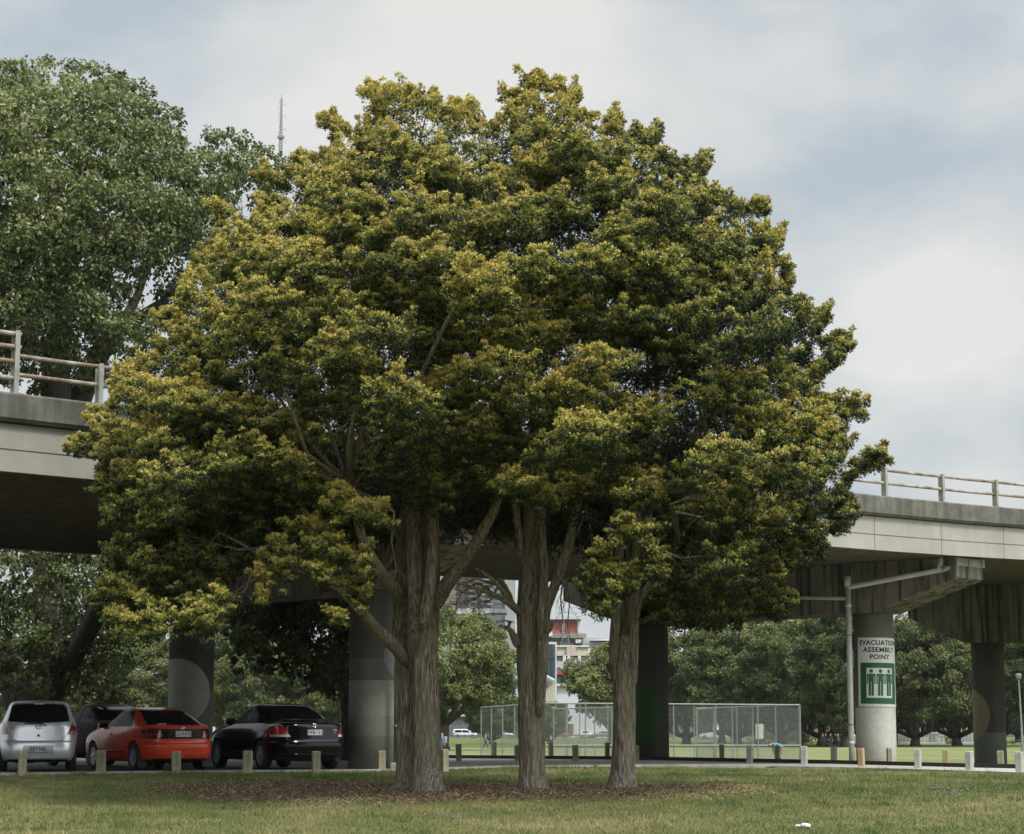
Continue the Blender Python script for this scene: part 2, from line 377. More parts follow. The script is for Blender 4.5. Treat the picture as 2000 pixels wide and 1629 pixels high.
for bx, by, br in ((5.6, 28.9, .8), (4.9, 27.9, .6)): keep &= ~((np.hypot((x - bx) / 2.2, y - by) < br) & (RNG.uniform(0, 1, n) > .15))
x = x[keep]; y = y[keep]; n = len(x); z = ground(x, y)
patch = .5 * vnoise(x, y, .33, 1) + .3 * vnoise(x, y, 1.1, 2) + .2 * vnoise(x, y, 3.7, 3)
h = (.018 + .045 * RNG.uniform(0, 1, n) ** 2) * (.6 + .9 * patch); h *= np.where(y > yk(x) - .5, 1.5, 1); h *= 1 + 1.3 * np.clip((vnoise(x, y, 2.7, 12) - .68) * 5, 0, 1)
th = RNG.uniform(0, np.pi, n); wd = RNG.uniform(.004, .009, n); lean = RNG.normal(0, .55, (n, 2)) * h[:, None]
sx = np.cos(th) * wd; sy = np.sin(th) * wd
V = np.zeros((n, 3, 3)); V[:, 0] = np.stack([x - sx, y - sy, z - .005], 1); V[:, 1] = np.stack([x + sx, y + sy, z - .005], 1)
V[:, 2] = np.stack([x + lean[:, 0], y + lean[:, 1], z + h], 1)
dm = np.hypot((x - MCX) / MA, (y - MCY) / MBB)
dry = np.exp(-((dm - 1.08) / .16) ** 2) * (x > 0) * .4 + np.exp(-((dm - 1.0) / .14) ** 2) * .22
tint = np.clip((patch - .5) * 1.6 + .39 + .5 * (vnoise(x, y, 2.1, 9) - .5) * vnoise(x, y, .5, 10) - .22 * np.clip((vnoise(x, y, 2.7, 12) - .68) * 5, 0, 1) + RNG.normal(0, .15, n) + dry, 0, 1)
grass_m = foliage_mat('grass blades', [(0, (.068, .108, .030)), (.4, (.132, .160, .052)), (.7, (.225, .215, .090)), (1, (.36, .30, .155))], .25, .7)
tag(link('lawn_grass', fast_mesh('lawn_grass', V.reshape(-1, 3), 3, tint), grass_m), kind='stuff')
# small flowers, fallen petals, litter
def scatter_flowers(name, spots, mats, seed, size):
    rg = random.Random(seed); m_ = MB()
    for (cx, cy, sx, sy, cnt) in spots:
        for _ in range(cnt):
            x = rg.gauss(cx, sx); y = rg.gauss(cy, sy); z = G(x, y) + .05; s_ = size * rg.uniform(.6, 1.2)
            for k in range(4):
                a = rg.random() * 6.28; q = Vector((x, y, z)); e1 = Vector((math.cos(a), math.sin(a), .5)) * s_; e2 = Vector((-math.sin(a), math.cos(a), .4)) * s_ * .5
                m_.add([q, q + e1 * .6 + e2, q + e1 * 1.2, q + e1 * .6 - e2], [(0, 1, 2, 3)])
    o = m_.build(name, mats); tag(o, kind='stuff'); return o
def lawn_at(u, v):                      # where a pixel of the lawn lies
    Y = 30.0
    for _ in range(60):
        q = P(u, v, Y); Y += (q.z - G(q.x, Y)) * 6
    q = P(u, v, Y); return q.x, Y
violet = M('violet petals', (.36, .26, .52), (.24, .16, .36), 5, .8)
sp = []
for (u, v, su, c_) in ((860, 1597, .22, 16), (885, 1602, .2, 16), (1430, 1514, .15, 14), (1838, 1545, .12, 10), (1865, 1549, .15, 14)):
    x_, y_ = lawn_at(u, v); sp.append((x_, y_, su, .12, c_))
scatter_flowers('fallen_petals', sp, violet, 3, .020)
yel = M('yellow flower', (.55, .47, .06), (.4, .35, .05), 5, .8); whi = M('white flower', (.7, .7, .66), (.6, .6, .5), 5, .8)
sp = [(RNG.uniform(-8, 8), RNG.uniform(28, 50), .5, .4, 4) for _ in range(42)]
scatter_flowers('dandelions', sp, yel, 5, .010)
sp = [(RNG.uniform(2, 9), RNG.uniform(29, 49), .6, .4, 6) for _ in range(40)] + [(RNG.uniform(-8, 2), RNG.uniform(29, 34), .6, .4, 4) for _ in range(14)]
scatter_flowers('clover_flowers', sp, whi, 6, .008)
x_, y_ = lawn_at(1572, 1619)
m_ = MB(); rg = random.Random(4)
bm = bmesh.new(); bmesh.ops.create_icosphere(bm, subdivisions=3, radius=.07)
for q in bm.verts:
    k = 1 + rg.uniform(-.28, .28); q.co = Vector((q.co.x * 1.25 * k, q.co.y * k, max(-.02, q.co.z * .42 * k)))
    if q.co.x < -.06: q.co.z *= .4; q.co.x *= 1.4
me = bpy.data.meshes.new('crumpled_paper'); bm.to_mesh(me); bm.free()
o = link('crumpled_paper', me, M('white paper', (.72, .74, .78), (.6, .62, .68), 8, .8), loc=(x_, y_, G(x_, y_) + .05))
tag(o, 'crumpled white paper tissue lying on the foreground lawn', 'litter')
# ------------------------------------------------------------------ bollards
bwood = concrete('weathered post timber', (.30, .28, .19), (.12, .11, .07), .45, (.40, .37, .26), 3)
bpale = concrete('pale painted post', (.38, .37, .33), (.20, .19, .16), .4, (.47, .46, .42), 3)
btan = concrete('tan post timber', (.38, .29, .16), (.2, .14, .08), .35, (.46, .36, .21), 3)
def bollard(u, v, hpx, wpx, rz, mat, label, grp):
    Y = 46.0
    for _ in range(80):
        q = P(u, v, Y); Y += (q.z - float(zlot(q.x))) * 8
    q = P(u, v, Y); s_ = wpx / pxm(Y) / 2 / (abs(math.cos(rz)) + abs(math.sin(rz))) ; h = hpx / pxm(Y)
    m_ = MB(); T = Matrix.Rotation(0, 4, 'Z')
    b_ = s_ * .22
    ring = lambda k, z: [(k * sx, k * sy, z) for sx, sy in ((-1, -1), (1, -1), (1, 1), (-1, 1))]
    m_.box(-s_, s_, -s_, s_, -.3, h, bev=min(.025, b_))
    o = m_.build('bollard', mat, loc=(q.x, q.y, float(zlot(q.x)) - .01)); tl = random.Random(int(u)); o.rotation_euler = (R(tl.uniform(-1.5, 1.5)), R(tl.uniform(-1.2, 1.2)), rz)
    tag(o, label, 'bollard', grp); return o
g1 = 'short timber bollards along the kerb'; g2 = 'short timber bollards at the back of the gravel path'
near = [(43, 1512, 47, 20, .25, bwood, 'timber bollard in front of the silver hatchback'),
 (197, 1508, 43, 20, .1, bwood, 'timber bollard in front of the red car beside its front wheel'),
 (344, 1508, 41, 20, .12, bwood, 'timber bollard in front of the red car bumper'),
 (483, 1508, 42, 19, .05, bwood, 'timber bollard in front of the rear wheel of the black saloon'),
 (617, 1508, 41, 19, .25, bwood, 'timber bollard in front of the rear bumper of the black saloon'),
 (745, 1504, 38, 17, .2, bwood, 'timber bollard in front of the banded grey bridge pier left of the double trunk'),
 (868, 1504, 41, 18, .6, bwood, 'tall dark timber bollard just right of the double trunk'),
 (1464, 1491, 36, 14, -.35, bpale, 'pale bollard before the mesh cage, nearest the kerb and third from the cage right end'),
 (1571, 1495, 38, 15, -.35, bpale, 'pale bollard just right of the mesh cage'),
 (1683, 1497, 36, 15, -.6, btan, 'tan bollard standing before the foot of the white downpipe'),
 (1793, 1500, 37, 16, -.5, bpale, 'pale bollard just right of the pier with the evacuation sign'),
 (1894, 1504, 37, 18, -.75, bpale, 'two toned bollard left of the pier painted with a tan disc'),
 (1992, 1509, 41, 19, -.6, bpale, 'grey bollard at the right end of the kerb row')]
back = [(896, 1487, 34, 12, .1, bwood, 'dark bollard left of the mesh cage, second right of the double trunk'),
 (965, 1480, 32, 11, .4, bwood, 'dark bollard before the left wing of the mesh cage'),
 (1011, 1486, 31, 11, .1, bwood, 'bollard half hidden by the left side of the middle trunk'),
 (1076, 1480, 32, 10, .2, bwood, 'dark bollard just right of the middle trunk'),
 (1124, 1487, 32, 12, .0, bwood, 'light brown bollard midway between the middle and right trunks'),
 (1186, 1482, 32, 10, .15, bwood, 'bollard just left of the right trunk'),
 (1243, 1488, 33, 11, .1, bwood, 'bollard peeping out right of the right trunk'),
 (1296, 1483, 31, 10, -.15, bwood, 'bollard in front of the dark pier painted with a green disc'),
 (1410, 1485, 31, 11, -.2, btan, 'brown bollard at the back edging before the middle of the mesh cage'),
 (1518, 1488, 32, 11, -.3, btan, 'brown bollard before the crouching player in blue'),
 (1629, 1491, 33, 14, -.4, bpale, 'pale bollard midway between the mesh cage and the white downpipe'),
 (1737, 1493, 32, 10, .2, bwood, 'dark bollard standing before the white base of the sign pier'),
 (1847, 1497, 33, 14, -.35, btan, 'tan bollard between the sign pier and the disc painted pier'),
 (1955, 1500, 34, 15, -.35, bwood, 'bollard standing before the right side of the disc painted pier')]
for a_ in near: bollard(*a_, g1)
for a_ in back: bollard(*a_, g2)
# ================================================================== road viaduct
E0 = Vector((13.4, 60.7, 0)); DD = Vector((.7317, .6816, 0)); NN = Vector((-.6816, .7317, 0)); WID = 15.4
def z0(s): return float(np.interp(s, [-70, -32, -20, -10, -4.5, -1, 2.2, 8, 20, 60], [6.46, 6.47, 6.48, 6.505, 6.545, 6.60, 6.67, 6.82, 7.15, 8.3]))
def D3(s, n, z): return E0 + DD * s + NN * n + Vector((0, 0, z0(s) + z))
VS = list(np.linspace(-64, -12, 27)) + list(np.linspace(-11, 14, 26)) + list(np.linspace(16, 60, 23))
def sweep(prof, ss, closed=True):
    m_ = MB(); k = len(prof); vs = [D3(s, n, z) for s in ss for n, z in prof]; fs = []
    for i in range(len(ss) - 1):
        for j in range(k if closed else k - 1): fs.append((i * k + j, (i + 1) * k + j, (i + 1) * k + (j + 1) % k, i * k + (j + 1) % k))
    if closed: fs += [tuple(range(k)), tuple(reversed(range((len(ss) - 1) * k, len(ss) * k)))]
    return m_.add(vs, fs)
via = empty('road_viaduct', (0, 0, 0), 0, 'concrete road viaduct crossing behind the trees on round piers with a cream panelled edge', 'viaduct')
par_m = concrete('mossy parapet concrete', (.105, .104, .090), (.040, .041, .037), .5, (.165, .16, .138), 1.5)
beam_m = concrete('stained beam concrete', (.21, .195, .165), (.035, .032, .028), .92, (.27, .25, .21), 1.4)
sof_m = concrete('soffit concrete', (.13, .115, .10), (.07, .06, .05), .5)
m, t, p = newmat('cream cladding panel')
v = coords(t); base = ramp(t, noise(t, v, .9, 4), [(.35, (.27, .26, .225)), (.65, (.335, .325, .285))])
# perforations: a fine grid of dots, on the metric grid of the panel
sx = t.nodes.new('ShaderNodeSeparateXYZ'); t.links.new(v, sx.inputs[0])
al = mth(t, 'ADD', mth(t, 'MULTIPLY', sx.outputs[0], DD.x), mth(t, 'MULTIPLY', sx.outputs[1], DD.y))
dx_ = mth(t, 'SUBTRACT', mth(t, 'FRACT', mth(t, 'MULTIPLY', al, 24)), .5); dz_ = mth(t, 'SUBTRACT', mth(t, 'FRACT', mth(t, 'MULTIPLY', sx.outputs[2], 24)), .5)
dot = mth(t, 'LESS_THAN', mth(t, 'ADD', mth(t, 'MULTIPLY', dx_, dx_), mth(t, 'MULTIPLY', dz_, dz_)), .035)
left = mth(t, 'LESS_THAN', sx.outputs[0], -3.0)
c = mix(t, mth(t, 'MULTIPLY', mth(t, 'MULTIPLY', dot, left), .8), base, (.12, .115, .10))
drt = ramp(t, noise(t, coords(t, (1.2, 1.2, .12)), 2.5, 5), [(.5, (0, 0, 0)), (.75, (1, 1, 1))])
c = mix(t, mth(t, 'MULTIPLY', drt, .35), c, (.20, .185, .15))
t.links.new(c, p.inputs['Base Color']); p.inputs['Roughness'].default_value = .55; clad_m = m
for n0, sg in ((0, 1), (WID, -1)):
    N_ = lambda q: n0 + sg * q
    sweep([(N_(0), .93), (N_(-.06), 1.0), (N_(-.06), 1.44), (N_(-.02), 1.48), (N_(.30), 1.48), (N_(.34), .93)], VS).build('parapet', par_m, via)
sweep([(.35, .5), (.35, 1.12), (WID - .35, 1.12), (WID - .35, .5)], VS).build('deck_slab', sof_m, via)
asp = sweep([(.36, 1.125), (.36, 1.15), (WID - .36, 1.15), (WID - .36, 1.125)], VS).build('carriageway', asph_m, via)
# ribbed soffit, ribs running along the deck
pr = []; n_ = .22
while n_ < WID - .5:
    pr += [(n_, .14), (n_ + .20, .14), (n_ + .25, .02), (n_ + .42, .02), (n_ + .47, .14)]; n_ += .52
pr += [(WID - .2, .14), (WID - .2, .48), (.22, .48)]
sweep(pr, VS).build('ribbed_soffit', sof_m, via)
# cladding panels in 3.05 m lengths
s = -4.77 - 3.05 * 19; first = None
while s < 45:
    for n0, sg in ((0, 1), (WID, -1)):
        if sg < 0 and not -50 < s < 0: continue
        N_ = lambda q: n0 + sg * q
        ss = [s + .012, s + 1.0, s + 2.05, s + 3.038]
        pb = sweep([(N_(.10), 0), (N_(.10), .40), (N_(.125), .405), (N_(.125), .425), (N_(.10), .43), (N_(.10), .91), (N_(.20), .91), (N_(.20), 0)], ss)
        pb.build('fascia_panel', clad_m, via)
    s += 3.05
# railing on the near parapet: posts and two pipe rails
galv = M('weathered galvanised steel', (.36, .37, .33), (.25, .24, .2), 5, .55, .3, bmp=.2)
m, t, p = newmat('rusty rail pipe'); v = coords(t)
c = ramp(t, noise(t, v, 2.2, 5, .65), [(.40, (.30, .295, .26)), (.5, (.21, .18, .14)), (.6, (.15, .095, .06)), (.75, (.10, .055, .032))])
t.links.new(c, p.inputs['Base Color']); p.inputs['Roughness'].default_value = .75; rust_m = m
rl = empty('railing', (0, 0, 0)); rl.parent = via
posts = [-31.05, -29.2] + [-26.6 + 2.63 * k for k in range(26)] + [-33.7 - 2.63 * k for k in range(5)]
posts = sorted(set(round(q, 2) for q in posts)); shift = min(posts, key=lambda q: abs(q + 4.24)); posts = [q if q < -27 else q + (-4.24 - shift) for q in posts]
for s in posts:
    q = D3(s, .12, 1.48); T = Matrix.Translation(q) @ Matrix.Rotation(math.atan2(DD.y, DD.x), 4, 'Z')
    tall = abs(s + 31.05) < .1
    m_ = MB(); hh = 1.22 if tall else .80
    m_.box(-.048, .048, -.08, -.068, 0, hh, T); m_.box(-.048, .048, .068, .08, 0, hh, T); m_.box(-.010, .010, -.068, .068, 0, hh, T)
    m_.box(-.1, .1, -.14, .14, 0, .015, T)
    m_.build('post', galv, rl)
for i in range(len(posts) - 1):
    a_, b_ = posts[i], posts[i + 1]
    if b_ < -31: continue
    for hz in (.38, .74):
        m_ = MB(); m_.tube([D3(a_ + .06, .12, 1.48 + hz), D3((a_ + b_) / 2, .12, 1.475 + hz), D3(b_ - .06, .12, 1.48 + hz)], .042, 10)
        m_.build('rail', rust_m, rl)
for hz in (.30, .62, .90, 1.15):
    m_ = MB(); m_.tube([D3(-44, .12, 1.48 + hz + .02), D3(-30.95, .12, 1.48 + hz)], .048, 10); m_.build('rail', rust_m, rl)
# piers and crossheads
def pier_mat(name, base, stain, bands, circ=None, side=None):
    m = concrete(name, base, stain, .3); t = m.node_tree; p = t.nodes['Principled BSDF']
    lk = [l_ for l_ in t.links if l_.to_socket == p.inputs['Base Color']][0]; c = lk.from_socket
    sx = t.nodes.new('ShaderNodeSeparateXYZ'); t.links.new(coords(t), sx.inputs[0]); zz = sx.outputs[2]
    fine = ramp(t, noise(t, coords(t), 7, 5, .65), [(.3, (.85, .85, .85)), (.7, (1.1, 1.1, 1.1))])
    for za, zb, col in bands:
        k = mth(t, 'MULTIPLY', mth(t, 'GREATER_THAN', zz, za), mth(t, 'LESS_THAN', zz, zb))
        c = mix(t, k, c, mix(t, 1.0, col, fine, 'MULTIPLY'))
    if circ:
        hc, zc, r_, col = circ
        h_ = mth(t, 'SUBTRACT', sx.outputs[0], hc); z_ = mth(t, 'SUBTRACT', zz, zc)
        k = mth(t, 'LESS_THAN', mth(t, 'ADD', mth(t, 'MULTIPLY', h_, h_), mth(t, 'MULTIPLY', z_, z_)), r_ * r_)
        k = mth(t, 'MULTIPLY', k, mth(t, 'LESS_THAN', sx.outputs[1], 0))
        c = mix(t, k, c, mix(t, 1.0, col, fine, 'MULTIPLY'))
    t.links.new(c, p.inputs['Base Color']); return m
PR = .592
PIERS = {}
def pier(key, x, y, zb, zt, mat):
    rz = -math.atan2(x, y)
    m_ = MB(); m_.lathe([(PR, -1.0), (PR, zt - zb)], 48)
    o = m_.build('pier', mat, via, loc=(x, y, zb)); o.rotation_euler = (0, 0, rz)
    for pl in o.data.polygons: pl.use_smooth = len(pl.vertices) == 4
    PIERS[key] = (x, y, zb, rz); return o
PX = lambda u, Y: P(u, 1434, Y).x
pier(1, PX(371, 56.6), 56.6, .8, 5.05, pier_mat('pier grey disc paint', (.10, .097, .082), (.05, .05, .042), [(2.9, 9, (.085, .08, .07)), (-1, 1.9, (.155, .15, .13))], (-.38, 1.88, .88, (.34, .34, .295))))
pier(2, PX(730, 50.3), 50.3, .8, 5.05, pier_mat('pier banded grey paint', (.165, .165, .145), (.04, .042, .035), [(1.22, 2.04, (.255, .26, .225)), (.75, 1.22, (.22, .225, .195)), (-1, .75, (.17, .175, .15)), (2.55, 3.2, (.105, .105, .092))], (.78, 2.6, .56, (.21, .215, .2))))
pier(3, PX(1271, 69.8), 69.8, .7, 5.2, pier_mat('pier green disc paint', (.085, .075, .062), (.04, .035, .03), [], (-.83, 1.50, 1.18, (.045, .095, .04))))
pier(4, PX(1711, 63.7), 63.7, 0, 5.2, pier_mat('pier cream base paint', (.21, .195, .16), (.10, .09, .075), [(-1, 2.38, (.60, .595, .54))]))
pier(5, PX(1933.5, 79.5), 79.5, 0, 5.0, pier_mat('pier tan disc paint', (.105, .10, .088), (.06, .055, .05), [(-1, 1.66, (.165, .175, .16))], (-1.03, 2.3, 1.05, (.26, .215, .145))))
pier(6, 23.5, 73.6, 0, 5.0, MATS['pier grey disc paint'] if 'pier grey disc paint' in MATS else sof_m)
ang = math.atan2(NN.y, NN.x)
pier(7, -3.28 - 14.3, 50.3 - 13.4, .8, 5.05, MATS['pier banded grey paint']); pier(8, -8.67 - 14.3, 56.6 - 13.4, .8, 5.05, MATS['pier grey disc paint'])
def crosshead(kn, kf, zb, tip, over_n, over_f):
    a_ = Vector(PIERS[kn][:2] + (0,)); b_ = Vector(PIERS[kf][:2] + (0,)); d_ = (b_ - a_).normalized(); Lh = (b_ - a_).length
    T = Matrix.Translation(a_) @ Matrix.Rotation(math.atan2(d_.y, d_.x), 4, 'Z')
    sN = (a_ - E0).dot(DD); top = z0(sN) + .015
    m_ = MB(); m_.prism([(-over_n, tip), (-over_n, top), (Lh + over_f, top), (Lh + over_f, tip), (Lh + .5, zb), (-.5, zb)], -.72, .72, T)
    o = m_.build('crosshead', beam_m, via); bv = o.modifiers.new('b', 'BEVEL'); bv.width = .03; bv.segments = 2; return T, top
T4, top4 = crosshead(4, 3, 5.15, 6.03, 3.4, 3.2)
crosshead(2, 1, 4.95, 5.85, 3.2, 3.2); crosshead(6, 5, 4.95, 5.98, 3.2, 3.0); crosshead(7, 8, 4.95, 5.85, 3.2, 3.2)
m_ = MB(); m_.box(-3.43, -3.402, -.74, .74, top4 - .26, top4 - .03, T4); m_.box(-3.47, -3.43, .1, .14, top4 - .24, top4 - .02, T4); m_.box(-3.47, -3.43, -.58, -.54, top4 - .24, top4 - .02, T4)
m_.build('bearing_bracket', galv, via)
# downpipes
pvc = M('pale drain pipe', (.56, .57, .53), (.46, .46, .42), 4, .45, bmp=.1)
def local4(l, n, z): return T4 @ Vector((l, n, z))
# side of the crosshead that faces the camera and the left
sgn = 1 if local4(0, 1, 0).x < local4(0, -1, 0).x else -1
dp = empty('downpipe', (0, 0, 0)); dp.parent = via
q0 = P(1662, 1125, 62.6); xq, yq = P(1664, 1490, 62.6).x, 62.6
m_ = MB(); m_.tube([(xq, yq, -.2), (xq, yq, 6.05)], .082, 16)
for zc_ in (1.3, 3.9, 5.3): m_.tube([(xq, yq, zc_), (xq, yq, zc_ + .10)], .094, 16)
m_.tube([(xq, yq, 5.9), (xq, yq, 6.2)], .1, 16)
m_.build('vertical_pipe', pvc, dp, True)
redb = M('red pipe tape', (.22, .06, .04), None, 5, .6)
for zc_ in (1.6 + 187 / 65.5, 1.6 + 17 / 65.5): MB().tube([(xq, yq, zc_), (xq, yq, zc_ + .03)], .0845, 16).build('joint_ring', redb, dp)
a_ = Vector((xq, yq, 5.88)); b_ = P(1864, 1108, 61.0)
MB().tube([a_, a_ * .985 + b_ * .015 + Vector((0, 0, .0)), b_], .078, 14).build('branch_pipe', pvc, dp, True)
dv = (b_ - a_).normalized(); MB().tube([b_ - dv * .35, b_], .098, 14).build('end_cap', pvc, dp, True)
c1 = P(1838, 1084, 61.2); MB().tube([c1, c1 + Vector((0, 0, -.22)), b_ - dv * .45 + Vector((0, 0, .05)), b_ - dv * .38], [.085, .085, .085, .085], 14).build('elbow', pvc, dp, True)
a2 = Vector((xq, yq, 5.35 + .2)); b2 = P(1480, 1166, 66.6); MB().tube([a2, b2], .06, 12).build('branch_pipe', pvc, dp, True)
dq = empty('downpipe', (0, 0, 0)); dq.parent = via
xp, yp = P(775, 1490, 49.55).x, 49.55
m_ = MB(); m_.tube([(xp, yp, .75), (xp, yp, 4.95)], .075, 14)
for zc_ in (1.75, 3.0): m_.tube([(xp, yp, zc_), (xp, yp, zc_ + .06)], .09, 14)
m_.build('vertical_pipe', M('grey drain pipe', (.20, .20, .17), (.15, .15, .13), 4, .6), dq, True)
MB().box(xp - .14, xp + .14, yp - .14, yp + .14, .75, .95, bev=.02).build('pipe_foot', kerb_m, dq)
# ------------------------------------------------------------------ evacuation sign wrapped round the pier
sgw = M('sign white enamel', (.76, .77, .75), (.68, .69, .66), 3, .45); sgg = M('sign green enamel', (.020, .125, .045), (.015, .10, .036), 3, .45)
sgk = M('sign black lettering', (.012, .012, .014), None, 5, .5)
sx_, sy_, _, srz = PIERS[4]; PHI = R(16.4); TILT = R(-1.0)
def wrap(a_, z_, r_):            # arc position and height on the pier face -> point
    a2_ = a_ * math.cos(TILT) - (z_ - 3.4) * math.sin(TILT); z2 = 3.4 + a_ * math.sin(TILT) + (z_ - 3.4) * math.cos(TILT)
    ph = PHI + a2_ / PR
    x = r_ * math.sin(ph); y = -r_ * math.cos(ph); c_, s_ = math.cos(srz), math.sin(srz)
    return Vector((sx_ + x * c_ - y * s_, sy_ + x * s_ + y * c_, z2))
def vz(v): return 1.6 + (1434 - v) / 65.2
def plate(name, a0, a1, za, zb, off, mat, parent, th=.004):
    m_ = MB(); n = 24; vs = []
    for i in range(n + 1):
        a_ = a0 + (a1 - a0) * i / n
        vs += [wrap(a_, za, PR + off), wrap(a_, zb, PR + off), wrap(a_, zb, PR + off - th), wrap(a_, za, PR + off - th)]
    fs = [(i * 4 + j, i * 4 + 4 + j, i * 4 + 4 + (j + 1) % 4, i * 4 + (j + 1) % 4) for i in range(n) for j in range(4)] + [(0, 1, 2, 3), (n * 4 + 3, n * 4 + 2, n * 4 + 1, n * 4)]
    return m_.add(vs, fs).build(name, mat, parent)
def wrapmesh(me, ac, zc, off, name, mat, parent, wtot=None, htot=None):
    xs = [q.co.x for q in me.vertices]; ys = [q.co.y for q in me.vertices]; w_ = max(xs) - min(xs); h_ = max(ys) - min(ys)
    bm = bmesh.new(); bm.from_mesh(me); bmesh.ops.triangulate(bm, faces=bm.faces)
    for q in bm.verts:
        x = (q.co.x - (max(xs) + min(xs)) / 2) * (wtot / w_ if wtot else 1); y = (q.co.y - (max(ys) + min(ys)) / 2) * (htot / h_ if htot else 1)
        q.co = wrap(ac + x, zc + y, PR + off)
    bm.to_mesh(me); bm.free(); return link(name, me, mat, parent)
esg = empty('evacuation_sign', (sx_, sy_, 0), 0, 'white and green evacuation assembly point sign wrapped round the cream based pier', 'sign')
esg.location = (0, 0, 0)
plate('backing_plate', -.705, .705, vz(1382), vz(1250), .016, sgw, esg, .012)
plate('green_panel', -.60, .60, vz(1376.5), vz(1298), .020, sgg, esg, .003)
plate('white_panel', -.40, .40, vz(1365), vz(1308), .024, sgw, esg, .003)
for txt, v_, wt in (('EVACUATION', 1259.5, 1.25), ('ASSEMBLY', 1273, 1.02), ('POINT', 1286.8, .60)):
    wrapmesh(text_mesh(txt, .21, bold=.007, spacing=1.08), .0, vz(v_), .0185, 'lettering', sgk, esg, wt, .150)
def picto():
    m_ = MB(); 
    def rr(x0, x1, y0, y1, r_=.014):
        pts = []
        for cx_, cy_, a0 in ((x1 - r_, y1 - r_, 0), (x0 + r_, y1 - r_, 90), (x0 + r_, y0 + r_, 180), (x1 - r_, y0 + r_, 270)):
            for k in range(5): a_ = R(a0 + 22.5 * k); pts.append((cx_ + r_ * math.cos(a_), cy_ + r_ * math.sin(a_), 0))
        k_ = 7; hh = .0004 * (len(m_.f) // k_)      # narrow upright strips so that the shape follows the curve of the pier
        vs = [q for i in range(k_ + 1) for q in ((x0 + (x1 - x0) * i / k_, y0, hh), (x0 + (x1 - x0) * i / k_, y1 - (r_ * .5 if i in (0, k_) else 0), hh))]
        m_.add(vs, [(2 * i, 2 * i + 2, 2 * i + 3, 2 * i + 1) for i in range(k_)])
    rr(-.070, .070, .06, .26, .01); rr(-.120, .120, .20, .265, .03); rr(-.120, -.086, .0, .245); rr(.086, .120, .0, .245)
    rr(-.074, -.008, -.31, .13); rr(.008, .074, -.31, .13)
    m_.add([(0, .335, 0)] + [(.052 * math.cos(a_), .335 + .052 * math.sin(a_), 0) for a_ in np.linspace(0, 2 * math.pi, 20, endpoint=False)], [(0, 1 + k, 1 + (k + 1) % 20) for k in range(20)])
    return m_
for a_ in (-.264, 0, .264):
    pm = picto(); pm.v = [wrap(a_ + x, vz(1338.5) + y * 1.12, PR + .0275 + z_) for x, y, z_ in pm.v]; pm.build('pictogram_figure', sgg, esg)
# ================================================================== foliage
def unit(a): return a / np.maximum(np.linalg.norm(a, axis=1, keepdims=True), 1e-9)
def leaves(C, Nr, tint, k, Ln, W, spread, droop, rng, quad=False, fold=0.0):
    """k leaves at every tuft centre C, fanned round the outward direction Nr"""
    C = np.repeat(C, k, 0); Nr = np.repeat(Nr, k, 0); tint = np.repeat(tint, k) + rng.normal(0, .07, len(C))
    n = len(C)
    d = unit(Nr + rng.normal(0, spread, (n, 3)) + np.array([0, 0, -droop]))
    sd_ = unit(np.cross(d, rng.normal(0, 1, (n, 3)) + .6 * Nr))
    ln = (Ln * rng.uniform(.65, 1.3, n))[:, None]; wd = (W * rng.uniform(.7, 1.3, n))[:, None]
    C = C + rng.normal(0, .12, (n, 3)) * Ln
    if quad:
        up = np.cross(d, sd_) * wd * fold
        V = np.stack([C, C + d * ln * .45 + sd_ * wd + up, C + d * ln + np.array([0, 0, -.15]) * ln, C + d * ln * .45 - sd_ * wd + up], 1)
        return V.reshape(-1, 3), np.clip(tint, 0, 1), 4
    V = np.stack([C - sd_ * wd * .6, C + sd_ * wd * .6 + d * ln * .25, C + d * ln], 1)
    return V.reshape(-1, 3), np.clip(tint, 0, 1), 3
def inpoly(px, py, poly):
    px = np.asarray(px, float); py = np.asarray(py, float); ins = np.zeros(px.shape, bool); n = len(poly)
    for i in range(n):
        x1, y1 = poly[i]; x2, y2 = poly[(i + 1) % n]
        if y1 == y2: continue
        c = ((y1 > py) != (y2 > py)) & (px < (x2 - x1) * (py - y1) / (y2 - y1) + x1); ins ^= c
    return ins
def edgedist(px, py, poly):
    d = np.full(np.shape(px), 1e9); n = len(poly)
    for i in range(n):
        a = np.array(poly[i], float); b = np.array(poly[(i + 1) % n], float); ab = b - a
        t_ = np.clip(((px - a[0]) * ab[0] + (py - a[1]) * ab[1]) / max(ab @ ab, 1e-6), 0, 1)
        d = np.minimum(d, np.hypot(px - a[0] - t_ * ab[0], py - a[1] - t_ * ab[1]))
    return d
def poisson(poly, rad, rng, tries=14000, rfun=None):
    xs = [q[0] for q in poly]; ys = [q[1] for q in poly]; pts = np.zeros((0, 2))
    cx = rng.uniform(min(xs), max(xs), tries); cy = rng.uniform(min(ys), max(ys), tries)
    k = inpoly(cx, cy, poly); cx, cy = cx[k], cy[k]; keep = []
    for x, y in zip(cx, cy):
        if keep:
            a = np.array(keep); r_ = rad
            if ((a[:, 0] - x) ** 2 + ((a[:, 1] - y) * 1.5) ** 2).min() < r_ * r_: continue
        keep.append((x, y))
    return np.array(keep)
def Pn(u, v, Y):
    a = (u - 1000) / F; b = (814.5 - v) / F; t_ = Y / (CP - b * SP)
    return np.stack([a * t_, Y, EYE + (SP + b * CP) * t_], -1)
